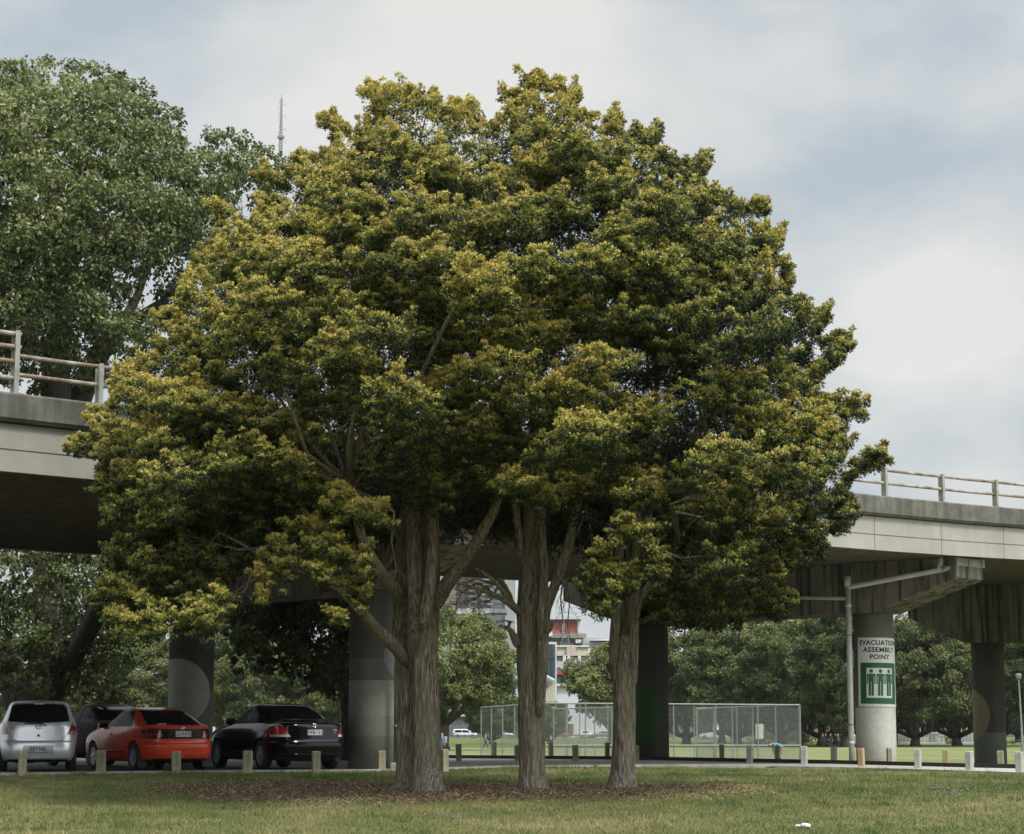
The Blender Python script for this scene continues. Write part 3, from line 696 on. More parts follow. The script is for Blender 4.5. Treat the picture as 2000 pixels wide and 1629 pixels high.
# ---------------------------------------------------------------- the three broad golden trees
SIL = [(140,872),(165,862),(205,838),(182,815),(222,790),(212,742),(250,712),(300,700),(335,655),(308,622),(345,600),(362,555),(385,505),(430,470),(408,398),(440,395),(485,425),(520,395),(565,385),(505,345),(560,335),(582,300),(640,300),(655,285),(628,240),(665,225),(700,258),(728,240),(712,168),(770,172),(812,178),(828,205),(852,185),(872,215),(895,205),(915,222),(928,205),(935,245),(985,240),(985,186),(1020,190),(1034,142),(1062,160),(1090,180),(1128,182),(1132,225),(1172,240),(1205,230),(1210,272),(1240,250),(1292,255),(1288,300),(1330,312),(1384,318),(1372,360),(1440,396),(1498,400),(1475,430),(1530,455),(1512,505),(1552,535),(1545,580),(1618,622),(1590,660),(1660,668),(1640,708),(1588,760),(1640,790),(1690,795),(1640,838),(1665,885),(1735,890),(1690,935),(1640,950),(1672,1000),(1640,1045),(1600,1045),(1608,1095),(1560,1110),(1510,1125),(1555,1182),(1525,1212),(1470,1205),(1440,1228),(1380,1232),(1300,1225),(1262,1180),(1290,1100),(1300,1050),(1250,960),(1200,985),(1120,985),(1040,985),(960,970),(900,945),(850,985),(760,930),(690,900),(660,1000),(560,1040),(480,1010),(400,1040),(330,1180),(300,1240),(235,1220),(205,1200),(222,1100),(236,1020),(196,950),(190,905)]
EXTRA = [  # hanging boughs below the main mass: (u, v, half width px, half height px, distance, tree)
 (650,985,34,20,33.6,0),(700,1000,50,26,33.4,0),(745,1010,28,16,33.4,0),(610,1050,45,24,33.8,0),(660,1080,48,28,33.8,0),(700,1110,32,30,33.8,0),(560,1095,36,30,34.0,0),(530,1130,30,34,34.0,0),(515,1165,20,22,34.0,0),(640,1130,38,24,34,0),(695,1165,34,30,33.8,0),(670,1205,22,18,33.8,0),
 (240,1215,30,26,33.5,0),(280,1225,38,26,33.4,0),(330,1235,34,24,33.4,0),(375,1225,40,30,33.3,0),(425,1205,40,26,33.3,0),(390,1190,30,20,33.5,0),(445,1175,26,20,33.6,0),(300,1190,32,22,34,0),(255,1165,30,24,34.4,0),(270,1110,34,30,35,0),(350,1165,30,18,35,0),(420,1160,22,16,35,0),
 (280,1050,44,32,35.5,0),(350,1000,46,30,35.2,0),(430,985,40,28,34.6,0),(500,980,36,24,34.6,0),(560,960,38,20,34.4,0),(300,1140,30,30,36,0),(350,1090,40,30,37.5,0),
 (1170,1100,26,22,33.6,2),(1195,1130,36,26,33.5,2),(1165,1165,26,24,33.5,2),(1180,1195,18,18,33.5,2),(1215,1160,28,18,33.5,2),(1225,1025,30,20,33.4,2),(1235,1050,34,20,33.4,2),(1265,1100,30,28,33.4,2),(1285,1130,20,24,33.4,2),
 (1330,1130,50,36,38.5,2),(1400,1140,55,40,38,2),(1470,1150,50,40,37.5,2),(1350,1190,50,36,38.5,2),(1300,1200,36,26,39,2),(1260,1210,24,20,39,2),(1510,1185,34,24,37,2),(1380,1080,50,40,39,2),
 (1420,975,32,28,33.0,2),(1405,1010,26,18,33.0,2),(1450,950,30,20,33.2,2),(1040,965,40,16,33.5,1),(985,945,36,18,33.4,1),(1235,960,46,22,33.6,2),(1260,985,34,18,33.6,2),(865,965,26,28,34.4,0),(1080,975,30,18,34,1),(760,930,34,16,34.2,0),
 (1580,1080,28,28,35,2),(1560,1040,30,30,35.5,2),(1640,1010,26,24,35,2),(1700,900,26,12,35.3,2),(165,875,24,9,36.2,0)]
rng = np.random.default_rng(5)
TRUNKS = [P(820, 1540, 37.5), P(1040, 1537, 37.8), P(1217, 1530, 38.3)]
def nearest_tree(x, z):
    b = np.array([820, 1045, 1260]); return np.argmin(np.abs(np.stack([x - b_ for b_ in b], 1)), 1)
boughs = []      # centre xyz, half width m, half height m, tree, outward tilt, tint offset
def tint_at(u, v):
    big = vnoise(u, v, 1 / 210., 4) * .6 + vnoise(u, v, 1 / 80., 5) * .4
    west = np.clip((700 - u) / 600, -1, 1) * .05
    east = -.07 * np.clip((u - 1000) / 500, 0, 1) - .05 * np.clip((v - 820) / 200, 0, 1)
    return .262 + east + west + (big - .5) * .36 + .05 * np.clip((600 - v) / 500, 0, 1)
CY = 37.6
i0 = SIL.index((1262, 1180)); SIL2 = SIL[:i0] + [(1262,1180),(1200,1120),(1130,1090),(1000,1075),(900,1050),(780,1060),(640,1070),(520,1120),(400,1150)] + SIL[SIL.index((330, 1180)):]
MASS = poisson(SIL, 104, rng, 6000); MW = rng.uniform(60, 96, len(MASS)); MH = MW * rng.uniform(.48, .70, len(MASS)); MO = rng.normal(0, .45, len(MASS)); MT = rng.normal(0, .07, len(MASS))
MS = rng.normal(0, .35, len(MASS))
def add_bough(q, hw, hh, u, v, tn, layer): boughs.append((q, hw, hh, int(nearest_tree(np.array([u + rng.normal(0, 25)]), 0)[0]), float(tn), layer, min(1, v / 1000.)))
for layer, rad in (('front', 29), ('mid', 50), ('core', 62), ('back', 56)):
    poly = SIL if layer == 'front' else SIL2
    pts = poisson(poly, rad, rng, 26000 if layer == 'front' else 9000)
    u, v = pts[:, 0], pts[:, 1]; ed = edgedist(u, v, poly)
    rr = np.clip(ed / 330., 0, 1); dome = np.sqrt(1 - (1 - rr) ** 2)
    low = np.clip((v - 930) / 120, 0, 1)
    dx = (u[:, None] - MASS[None, :, 0]) / MW; dyy = (v[:, None] - MASS[None, :, 1] + dx * 14 * np.sign(MASS[None, :, 0] - 940) - MS * 40 * dx) / MH
    r2 = dx * dx + dyy * dyy; mi = np.argmin(r2, 1); ar = np.arange(len(u)); r2 = r2[ar, mi]; dyv = dyy[ar, mi]
    bulge = 1.55 * np.sqrt(np.clip(1.15 - r2, 0, 1.15)) - .75 * np.clip(dyv, -.6, 1.1) + MO[mi]
    mk = np.clip(ed / 90, .15, 1)
    front_r = 3.7 * dome + bulge * mk - .5 * np.clip((v - 900) / 300, 0, 1)
    if layer == 'front': Y = CY - front_r; keep = (ed > 19) & ~((r2 > 1.0) & (ed > 24) & (rng.uniform(0, 1, len(u)) < .92)) & ~((dyv > .6) & (ed > 24) & (rng.uniform(0, 1, len(u)) < .72))
    elif layer == 'mid': Y = np.where(low > .4, CY + rng.uniform(.9, 2.6, len(u)), CY - 3.7 * dome * .42); keep = ed > 36
    elif layer == 'core': Y = CY + rng.uniform(-1.0, 1.0, len(u)) * dome + 1.4 * low; keep = ed > 36
    else: Y = CY + 3.4 * dome; keep = ed > 18
    q = Pn(u, v, Y); nn = (q[:, 0] - E0.x) * NN.x + (q[:, 1] - E0.y) * NN.y
    keep &= ~((nn > -.7) & (q[:, 2] < 9.4))
    for i in np.nonzero(keep)[0]:
        sc_ = rng.uniform(.8, 1.2); hw = (38 if layer == 'front' else 56) * sc_
        hw = min(hw, 13 + ed[i] * .7)
        tn = tint_at(u[i], v[i]) + (MT[mi[i]] - .20 * np.clip(dyv[i], -1, 1) if layer == 'front' else -.26)  # inner layers and undersides of the masses have shade painted into their tint
        add_bough(q[i], hw / 109., hw * (.52 if layer == 'front' else .6) / 109., u[i], v[i], tn, layer)
for poly, rad, Ya, Yb_, hw_, dt in (([(215,940),(400,930),(560,930),(640,960),(600,1000),(480,1060),(430,1130),(330,1190),(225,1205),(205,1190),(225,1100),(236,1020),(196,950)], 33, 35.0, 36.8, 40, -.13),
        ([(430,890),(1320,880),(1320,1120),(1210,1090),(1130,1060),(1000,1045),(880,1040),(640,1060),(430,1110)], 38, 38.6, 41.0, 62, -.22), ([(430,890),(1320,880),(1300,1060),(1000,1000),(640,1010),(430,1080)], 44, 39.6, 41.4, 66, -.22)):
    for u, v in poisson(poly, rad, rng, 7000):
        Yq = rng.uniform(Ya, Yb_); add_bough(Pn(np.array([u]), np.array([v]), np.array([Yq]))[0], hw_ / 109. * rng.uniform(.8, 1.2), hw_ * .55 / 109., u, v, tint_at(u, v) + dt, 'front' if dt > -.2 else 'mid')  # dark fill under the crown, its shade put into the tint
# small sprays that break the outline
for i in range(len(SIL)):
    a_, b_ = np.array(SIL[i], float), np.array(SIL[(i + 1) % len(SIL)], float); L_ = np.linalg.norm(b_ - a_)
    if a_[1] > 1250: continue
    for t_ in np.arange(0, 1, 11. / max(L_, 11)):
        p_ = a_ + (b_ - a_) * t_; nrm_ = np.array([(b_ - a_)[1], -(b_ - a_)[0]]) / max(L_, 1)
        if inpoly(p_[0] + nrm_[0] * 3, p_[1] + nrm_[1] * 3, SIL): nrm_ = -nrm_
        p_ = p_ + nrm_ * rng.uniform(-22, -5); Yq = CY + rng.uniform(-.8, .9)
        q_ = Pn(np.array([p_[0]]), np.array([p_[1]]), np.array([Yq]))[0]; nnq = (q_[0] - E0.x) * NN.x + (q_[1] - E0.y) * NN.y
        if nnq > -.7 and q_[2] < 9.4: q_ = Pn(np.array([p_[0]]), np.array([p_[1]]), np.array([Yq - 2.4]))[0]
        add_bough(q_, rng.uniform(.09, .17), rng.uniform(.06, .10), p_[0], p_[1], tint_at(p_[0], p_[1]) + .06, 'front')
for (u, v, hw, hh, Y, tr) in EXTRA:
    for jj in range(3 if hw > 24 else 2):
        u_, v_, Y_ = u + rng.uniform(-.45, .45) * hw, v + rng.uniform(-.5, .4) * hh, Y + rng.uniform(-.25, .5) + .2 * jj
        q = Pn(np.array([u_]), np.array([v_]), np.array([Y_]))[0]
        boughs.append((q, hw * .95 / pxm(Y, v), hh * .95 / pxm(Y, v), tr, float(tint_at(np.array([u]), np.array([v]))[0]) + ((.08 if u < 480 else .17) if Y < 34.2 else -.10) - .05 * jj, 'front', 1.0))
CENTER = np.array([.2, CY + .2, 5.5])
acc = {0: ([], [], []), 1: ([], [], []), 2: ([], [], [])}
for (c, hw, hh, tr, tn, layer, low) in boughs:
    out_ = c - CENTER; out_[2] *= .35; out_ /= max(np.linalg.norm(out_), .1)
    out_ = out_ + np.array([0, 0, .28]); out_ /= np.linalg.norm(out_)
    side = np.cross(out_, [0, 0, 1.]); side /= max(np.linalg.norm(side), 1e-3)
    m = max(3, int(round((8 if layer == 'front' else 7) * (hw / .36) ** 1.3)))
    dens = 46 if layer == 'front' else 26 if layer == 'mid' else 20
    a = rng.uniform(-1, 1, m); b = rng.uniform(-1, 1, m)
    lc = c + side * (a * hw * .85)[:, None] + out_ * (b * hw * .6)[:, None]
    lc[:, 2] += rng.uniform(-.8, .9, m) * hh - (a * a) * hh * .45
    lr = rng.uniform(.6, 1.15, m) * np.clip(hw * .36, .085, .19)
    fing = np.zeros(m, bool)
    if layer == 'front':          # shoots that reach beyond the bough, small lobes in a row
        for _ in range(2 if hw > .16 else 1):
            fd = out_ * rng.uniform(.2, .8) + side * rng.uniform(-1, 1) + np.array([0, 0, rng.uniform(-.15, .75)]); fd /= np.linalg.norm(fd); k_ = 4; L_ = rng.uniform(.22, .48) * min(1, hw / .25)
            st_ = c + side * rng.uniform(-.5, .5) * hw + np.array([0, 0, rng.uniform(0, .6) * hh])
            lc = np.vstack([lc, st_ + fd * (np.linspace(.35, 1, k_) * L_)[:, None] + rng.normal(0, .015, (k_, 3))]); lr = np.append(lr, np.linspace(.085, .048, k_)); fing = np.append(fing, np.ones(k_, bool))
    for j in range(len(lc)):
        n_ = int(dens * (lr[j] / .16) ** 1.7) + 7
        d = unit(rng.normal(0, 1, (n_, 3)) + .45 * out_ + np.array([0, 0, .30]))
        pos = lc[j] + d * (lr[j] * rng.uniform(.55, 1.12, n_))[:, None] * np.array([1.15, 1.15, .8])
        tt = tn + (.09 if fing[j] else .03) + .42 * d[:, 2] + .12 * (d @ out_) + rng.normal(0, .13, n_) + .5 * ((pos[:, 2] - c[2]) / max(hh, .1)) * .2  # yellow new growth on top, plus painted light above and shade below each lobe
        acc[tr][0].append(pos); acc[tr][1].append(d); acc[tr][2].append(tt)
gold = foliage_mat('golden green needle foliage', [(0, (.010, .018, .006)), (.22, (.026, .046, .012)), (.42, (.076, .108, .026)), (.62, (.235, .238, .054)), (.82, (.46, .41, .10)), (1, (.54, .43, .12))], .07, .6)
bark_m = bark('stringy grey brown bark', (.045, .034, .025), (.185, .158, .128), (.42, .38, .32), (.165, .155, .095))
# a limb through pixel points, each with its radius in pixels
def limb(m_, pts, Y, n=10, wob=.25, seed=0, sub=4):
    q = []; r_ = []
    for i, (u, v, rp) in enumerate(pts):
        y = Y[i] if isinstance(Y, (list, tuple)) else Y
        q.append(P(u, v, y)); r_.append(rp / pxm(y, v))
    Q = []; RR = []
    for i in range(len(q) - 1):
        p0 = q[max(i - 1, 0)]; p1 = q[i]; p2 = q[i + 1]; p3 = q[min(i + 2, len(q) - 1)]
        for k in range(sub):
            t_ = k / sub; Q.append(.5 * ((2 * p1) + (p2 - p0) * t_ + (2 * p0 - 5 * p1 + 4 * p2 - p3) * t_ ** 2 + (3 * p1 - p0 - 3 * p2 + p3) * t_ ** 3)); RR.append(r_[i] + (r_[i + 1] - r_[i]) * t_)
    Q.append(q[-1]); RR.append(r_[-1])
    if pts[0][2] < 22: RR[0] *= .25; RR[1] *= .7
    m_.tube(Q, RR, n, True, 0, wob, seed); return Q
def gnarl(me, amp, freq, seed):
    """furrows and swellings in a trunk"""
    for q in me.vertices:
        x, y, z = q.co; a = math.sin(x * freq * 3 + seed) * math.cos(y * freq * 3.3) * .5 + math.sin(z * freq * .6 + x * 4 + seed * 2) * .35 + math.sin((x + y) * freq * 7 + z * 1.2) * .28
        q.co += Vector(q.normal) * a * amp
    me.update()
labels3 = ['golden green tree on the left with a double trunk rising from the mulch bed',
           'golden green middle tree with one straight trunk and bare dead side branches',
           'golden green tree on the right with a slim forked trunk']
STEMS = [
 [([(838,1562,45),(837,1546,36),(836,1524,29.5),(835,1500,27.5),(833,1400,26.5),(831,1290,25),(836,1170,23),(838,1000,20),(836,880,15),(842,700,9)], [37.2,37.2,37.2,37.3,37.4,37.4,37.5,37.6,37.8,38]),
  ([(792,1551,38),(794,1536,29),(796,1515,25),(797,1480,23.5),(796,1400,22.5),(793,1300,22),(786,1200,20),(790,1060,17),(800,900,11),(780,700,7)], [37.9]*6+[38.0]*4),
  ([(797,1300,13),(772,1265,12),(738,1232,11),(705,1195,9),(660,1150,6),(600,1120,3)], [37.7,37.2,36.6,36.0,35.2,34.4]),
  ([(796,1175,15),(775,1155,14),(745,1120,12),(712,1062,10),(690,990,7),(680,940,4)], [37.8,37.4,36.8,36.2,35.5,34.8]),
  ([(842,1195,17),(868,1148,15),(900,1105,13),(938,1045,11),(968,990,9),(1000,900,6)], [37.4,37.2,37.0,36.8,36.6,36.4]),
  ([(812,1330,12),(812,1240,17),(812,1130,17),(806,1000,13),(812,850,8)], [37.75,37.4,37.2,37.3,37.4]),
  ([(826,1230,14),(842,1130,12),(848,1000,9),(858,880,6)], [37.0,36.9,36.9,36.8]),
  ([(790,1060,9),(700,960,7),(560,880,5),(400,820,3)], [37.8,37,36.5,36.2]),
  ([(835,900,9),(760,740,7),(640,600,5),(560,480,3)], [37.8,37.6,37.6,37.6]),
  ([(838,860,9),(800,600,6),(775,400,4),(765,220,2)], [37.8,37.8,37.8,37.8])],
 [([(1042,1557,42),(1042,1543,32),(1040,1520,26.5),(1040,1500,25),(1040,1400,24),(1036,1310,26),(1036,1200,26),(1035,1100,19),(1040,950,13),(1045,700,8),(1040,400,5),(1042,200,2)], [37.6]*12),
  ([(1054,1400,10),(1060,1300,11),(1064,1200,12),(1085,1140,11),(1108,1070,9),(1135,960,7),(1170,840,4)], [37.4,37.3,37.3,37.2,37.1,37,36.8]),
  ([(1056,1250,10),(1062,1120,10),(1058,1000,8),(1080,850,5)], [37.2,37.2,37.2,37]),
  ([(1021,1530,9),(1021,1480,8),(1020,1400,9),(1022,1300,9)], [38.0]*4),
  ([(1012,1265,10),(1002,1240,7),(992,1228,5),(975,1222,2)], [37.4,37.3,37.2,37.1]),
  ([(1066,1235,8),(1075,1222,6),(1076,1214,5)], [37.1,37.0,37.0]),
  ([(1022,1200,8),(985,1172,5.5),(945,1155,4.5),(905,1142,3),(885,1138,2)], [37.5,37.1,36.8,36.5,36.2]),
  ([(1010,1190,5),(990,1165,4.5),(965,1135,3),(930,1110,2)], [37.4,37.1,36.9,36.6]),
  ([(1000,1178,4),(990,1150,3.2),(975,1130,2)], [37.3,37.2,37.0]),
  ([(945,1155,3.5),(915,1158,3),(890,1150,1.5)], [36.8,36.6,36.4]),
  ([(1078,1155,5),(1100,1135,4),(1112,1128,2)], [37.2,37.2,37.2]),
  ([(1020,1100,8),(1008,1000,7),(1000,930,5)], [37.5,37.3,37.1])],
 [([(1214,1551,41),(1215,1537,31),(1217,1515,25),(1218,1495,23),(1219,1400,22),(1218,1340,22),(1218,1290,17),(1219,1240,9)], [38.1]*8),
  ([(1207,1345,13),(1202,1290,12),(1202,1230,11),(1207,1120,10),(1215,980,7),(1230,800,5)], [38.1]*6),
  ([(1232,1345,13),(1236,1290,12),(1238,1230,12),(1240,1150,11),(1246,1050,9),(1262,900,7),(1290,700,5)], [38.1]*7),
  ([(1220,1330,10),(1219,1250,9),(1222,1130,8),(1224,1000,6)], [38.5]*4),
  ([(1240,1220,6),(1256,1160,5),(1285,1120,3),(1330,1105,2)], [37.9,37.6,37.4,37.2]),
  ([(1240,1120,8),(1300,1040,7),(1400,990,5),(1480,950,3)], [38,37.6,37.2,36.8]),
  ([(1246,1050,8),(1320,900,6),(1440,760,4),(1540,640,2)], [38,38,38,38]),
  ([(1262,900,7),(1300,640,5),(1330,460,3),(1340,340,2)], [38,38,38,38])]]
for ti in range(3):
    base = TRUNKS[ti]; root = empty('conifer_tree', (base.x, base.y, G(base.x, base.y)), 0, labels3[ti], 'tree', 'golden trees on the mulch bed')
    inv = Matrix.Translation((-base.x, -base.y, -G(base.x, base.y)))
    m_ = MB(); main = []
    for k, (pts, Ys) in enumerate(STEMS[ti]):
        Q = limb(m_, pts, Ys, 28 if pts[0][2] > 19 else 12, .16, k * 7 + ti, 8 if pts[0][2] > 19 else 5); main += Q
    me = m_.mesh('trunk'); gnarl(me, .018, 5, ti); me.transform(inv); link('trunk', me, bark_m, root, True)
    # fine boughs running from the stems out to the foliage, and dead twigs
    m_ = MB(); main = [q for q in main if q.z > 3.0]; rg = random.Random(ti)
    for (c, hw, hh, tr, tn, layer, low) in boughs:
        if tr != ti or rg.random() > (.05 if layer == 'front' else .10) or hw < .2 or low > .97 or (low > .85 and rg.random() > .15): continue
        c_ = Vector(c); st = min((q for q in main), key=lambda q: (q - c_).length + 3.0 * max(0, q.z - c_.z + .3) + rg.uniform(0, 1.0))
        mid = (st + c_) / 2 + Vector((rg.uniform(-.2, .2), rg.uniform(-.2, .2), rg.uniform(-.5, .0)))
        ln = (c_ - st).length
        if ln > 5.5: continue
        r0 = .012 + .006 * ln; m_.tube([st, st * .6 + mid * .4 + Vector((0, 0, -.04)), mid, mid * .4 + c_ * .6 + Vector((0, 0, .05)), c_], [r0 * 1.5, r0 * 1.3, r0, r0 * .8, r0 * .4], 5, True)
    deads = {0: [((520,1090),(430,1040),(380,1090)), ((540,1080),(500,1130),(450,1160)), ((700,1000),(620,1020),(540,1075)), ((770,1000),(765,1060),(775,1120)), ((560,1060),(470,1075),(410,1060)), ((500,1100),(480,1150),(440,1190))],
             1: [((1100,1130),(1095,1170),(1102,1240)), ((1105,1135),(1112,1180),(1108,1230)), ((960,1140),(930,1130),(880,1150)), ((945,1150),(930,1170),(870,1185)), ((930,1140),(900,1160),(890,1185)), ((1000,1215),(985,1212),(975,1215)), ((1140,930),(1145,1000),(1165,1075)), ((1150,960),(1140,1010),(1120,1060)), ((985,1150),(975,1140),(950,1145)), ((970,1150),(960,1170),(945,1180))],
             2: [((1480,890),(1485,920),(1500,960)), ((1470,895),(1450,910),(1435,930)), ((1480,900),(1470,930),(1478,950)), ((1310,985),(1350,970),(1380,980)), ((1320,1000),(1370,1010),(1400,1000)), ((1290,1075),(1330,1090),(1380,1085))]}[ti]
    Yd = {0: 34.9, 1: 37.15, 2: 33.8}[ti]
    for dk, (a_, b_, c_) in enumerate(deads):
        q = [P(*a_, Yd), P(*b_, Yd - .1), P(*c_, Yd - .2)]; nr_ = min(main, key=lambda w_: (w_ - q[0]).length); m_.tube([nr_, nr_.lerp(q[0], .6) + Vector((0, 0, .06))] + q, [.03, .026, .022, .013, .005], 5)
        for _ in range(12):
            t_ = rg.uniform(.2, 1); s0 = q[0].lerp(q[1], t_ * 2) if t_ < .5 else q[1].lerp(q[2], t_ * 2 - 1)
            d_ = ((q[2] - q[0]).normalized() + Vector([rg.gauss(0, .7) for _ in range(3)])).normalized(); l_ = rg.uniform(.15, .5)
            e_ = s0 + d_ * l_ * .5; f_ = s0 + d_ * l_ + Vector((rg.gauss(0, .06), rg.gauss(0, .06), rg.gauss(-.05, .06)))
            m_.tube([s0, e_, f_], [.006, .004, .0018], 4)
            for _ in range(3):
                g0 = e_.lerp(f_, rg.random()); m_.tube([g0, g0 + (d_ + Vector([rg.gauss(0, .8) for _ in range(3)])).normalized() * rg.uniform(.06, .2)], [.003, .0015], 3)
    me = m_.mesh('branches'); me.transform(inv); link('branches', me, bark_m, root, True)
    C = np.concatenate(acc[ti][0]); Nr = np.concatenate(acc[ti][1]); tt = np.concatenate(acc[ti][2])
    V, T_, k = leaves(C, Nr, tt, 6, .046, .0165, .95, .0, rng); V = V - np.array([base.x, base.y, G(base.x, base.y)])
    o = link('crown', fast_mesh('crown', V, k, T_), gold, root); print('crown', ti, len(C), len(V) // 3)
# ---------------------------------------------------------------- broad leaved trees
def blob_tree(name, loc, blobs, stems, lab, cat, grp, mat, bmat, dens, k, ln, wd, droop, seed, tintf=None, fold=.3, spread=.8, topbias=.2):
    """blobs: (x,y,z,rx,rz,tint) round the tree's own base; stems: list of (points, radii)"""
    rng = np.random.default_rng(seed); root = empty(name, loc, 0, lab, cat, grp)
    if stems:
        m_ = MB()
        for i, (pts, rad) in enumerate(stems): m_.tube(pts, rad, 18 if rad[0] > .3 else 8, True, 0, .2, seed + i)
        me = m_.mesh('trunk'); link('trunk', me, bmat, root, True)
    Cs, Ns, Ts = [], [], []
    for (x, y, z, rx, rz, tn) in blobs:
        m = max(4, int(7 * (rx / 1.0) ** .5 + 3)); c = np.array([x, y, z])
        d0 = unit(rng.normal(0, 1, (m, 3))); lc = c + d0 * rng.uniform(.35, .8, (m, 1)) * np.array([rx, rx, rz]); lr = rng.uniform(.3, .5, m) * rx
        for j in range(m):
            n_ = int(dens * lr[j] ** 2) + 4; d = unit(rng.normal(0, 1, (n_, 3)) + .4 * d0[j] + np.array([0, 0, topbias]))
            pos = lc[j] + d * (lr[j] * rng.uniform(.45, 1.1, n_))[:, None] * np.array([1, 1, .75])
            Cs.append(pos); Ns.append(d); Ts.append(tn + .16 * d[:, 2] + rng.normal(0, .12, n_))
    C = np.concatenate(Cs); V, T_, kk = leaves(C, np.concatenate(Ns), np.concatenate(Ts), k, ln, wd, spread, droop, rng, True, fold)
    link('crown', fast_mesh('crown', V, kk, T_), mat, root); print(name, len(C), len(T_)); return root
poplar_m = foliage_mat('broad green leaves', [(0, (.032, .046, .016)), (.3, (.082, .112, .034)), (.55, (.18, .215, .078)), (.8, (.32, .345, .15)), (1, (.43, .44, .23))], .24, .42)
bark2 = bark('furrowed dark bark', (.020, .018, .015), (.062, .055, .046), (.14, .125, .105))
TY = 64.0; bx, by = P(75, 1480, TY).x, TY; bz = .75
def loc2(u, v, Y): q = P(u, v, Y); return Vector((q.x - bx, q.y - by, q.z - bz))
BIGSIL = [(-260,200),(-120,140),(-10,132),(35,118),(70,125),(95,120),(120,128),(160,125),(200,130),(245,148),(262,170),(300,172),(310,208),(350,235),(352,262),(372,290),(385,278),(430,255),(490,252),(470,285),(520,300),(545,305),(575,308),(590,330),(560,345),(500,400),(470,420),(440,420),(430,470),(400,500),(370,560),(345,610),(315,650),(290,690),(240,740),(215,760),(160,745),(100,770),(40,760),(0,740),(-120,760),(-280,700),(-320,450)]
rg = np.random.default_rng(21); blobs = []
for layer, rad in (('f', 52), ('m', 80), ('b', 64)):
    pts = poisson(BIGSIL, rad, rg, 7000); ed = edgedist(pts[:, 0], pts[:, 1], BIGSIL)
    for (u, v), e_ in zip(pts, ed):
        dome = math.sqrt(1 - (1 - min(1, e_ / 260)) ** 2)
        Y = TY + (-5.5 * dome if layer == 'f' else 5 * dome if layer == 'b' else rg.uniform(-2.5, 2))
        if (v > 500 and layer != 'm' and rg.random() < .25) or (layer == 'm' and rg.random() < .15): continue
        q = loc2(u, v, Y); r_ = min(58, 20 + e_ * .8) / 64.5 * rg.uniform(.85, 1.2)
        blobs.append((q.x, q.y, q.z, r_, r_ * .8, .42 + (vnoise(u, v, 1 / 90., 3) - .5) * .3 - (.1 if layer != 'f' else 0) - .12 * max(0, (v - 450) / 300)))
# hanging lower crown seen under the deck
LOW = [(-60,1060),(225,1075),(235,1120),(225,1180),(240,1260),(215,1330),(240,1375),(180,1380),(110,1330),(-60,1340)]
for rad, YY in ((38, 61.6), (48, 65.5)):
    for (u, v) in poisson(LOW, rad, rg, 2500):
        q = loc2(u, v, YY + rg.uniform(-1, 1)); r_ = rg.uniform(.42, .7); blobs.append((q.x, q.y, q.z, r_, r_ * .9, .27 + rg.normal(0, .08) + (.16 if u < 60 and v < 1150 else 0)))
def st(pts):
    pts = [(u, v, r_, y + 7.5) for u, v, r_, y in pts]; return ([loc2(u, v, y) for u, v, r_, y in pts], [r_ / pxm(y, v) for u, v, r_, y in pts])
stems = [st([(70,1500,62,56.5),(75,1400,48,56.5),(85,1340,42,56.5),(95,1280,34,56.5),(100,1100,30,57),(108,900,28,57),(110,760,27,57),(112,690,22,57),(125,600,17,57),(128,520,13,57),(140,430,9,56.5),(160,330,5,56.5),(170,240,3,56.5)]),
 st([(60,1440,30,56),(30,1350,26,56),(12,1290,22,56),(-30,1200,18,56),(-80,1000,14,56)]),
 st([(85,1440,20,56.2),(112,1340,19,55),(150,1270,19,53.5),(180,1215,20,52.5),(215,1140,20,52),(245,1060,19,52),(300,960,12,52.5)]),
 st([(108,960,20,57.5),(130,860,22,58),(160,760,25,58),(190,700,21,57.5),(220,655,17,57),(260,630,13,56.5),(320,590,9,56),(360,540,5,56)]),
 st([(195,700,14,57.5),(235,640,13,57.5),(265,585,9,57.5),(290,520,6,57.5),(330,430,4,57.5)]),
 st([(112,700,14,57),(70,670,9,56.5),(30,655,7,56),(-30,660,4,56)]),
 st([(125,600,10,57),(95,550,8,56),(85,480,6,56),(40,420,4,56)]),
 st([(128,520,9,57),(160,490,7,57),(230,470,5,56.5),(290,400,3,56)]),
 st([(140,430,6,56.5),(200,380,5,56),(240,300,3,56)]),
 st([(100,560,6,56.5),(60,380,5,56),(40,250,3,56)]),
 st([(330,430,4,57.5),(400,380,3.4,57),(470,340,2.4,57),(520,320,1.5,57)])]
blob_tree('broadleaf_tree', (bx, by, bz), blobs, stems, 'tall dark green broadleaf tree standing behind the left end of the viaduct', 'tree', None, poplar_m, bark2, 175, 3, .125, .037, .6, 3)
# darker tree behind the viaduct pier
bx, by = P(560, 1480, 66).x, 66
LOW2 = [(455,1180),(640,1170),(700,1180),(705,1330),(660,1345),(640,1320),(600,1330),(560,1290),(500,1290),(460,1250)]
blobs = []
for rad, YY in ((34, 64), (42, 67)):
    for (u, v) in poisson(LOW2, rad, rg, 2500):
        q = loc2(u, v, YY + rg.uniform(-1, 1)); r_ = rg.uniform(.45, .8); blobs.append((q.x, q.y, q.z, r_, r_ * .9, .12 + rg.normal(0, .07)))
for _ in range(40):
    a = rg.uniform(0, 6.28); r_ = rg.uniform(0, 3); blobs.append((r_ * math.cos(a), r_ * math.sin(a), rg.uniform(4.6, 5.2), .8, .6, .12))
stems = [([Vector((1.9, 0, -.3)), Vector((1.9, 0, 1.5)), Vector((1.6, 0, 4.4)), Vector((1, 0, 5.6))], [.28, .22, .16, .08]), ([Vector((1.6, 0, 2.6)), Vector((.4, -.4, 4)), Vector((-.6, -.6, 5.2))], [.12, .09, .04])]
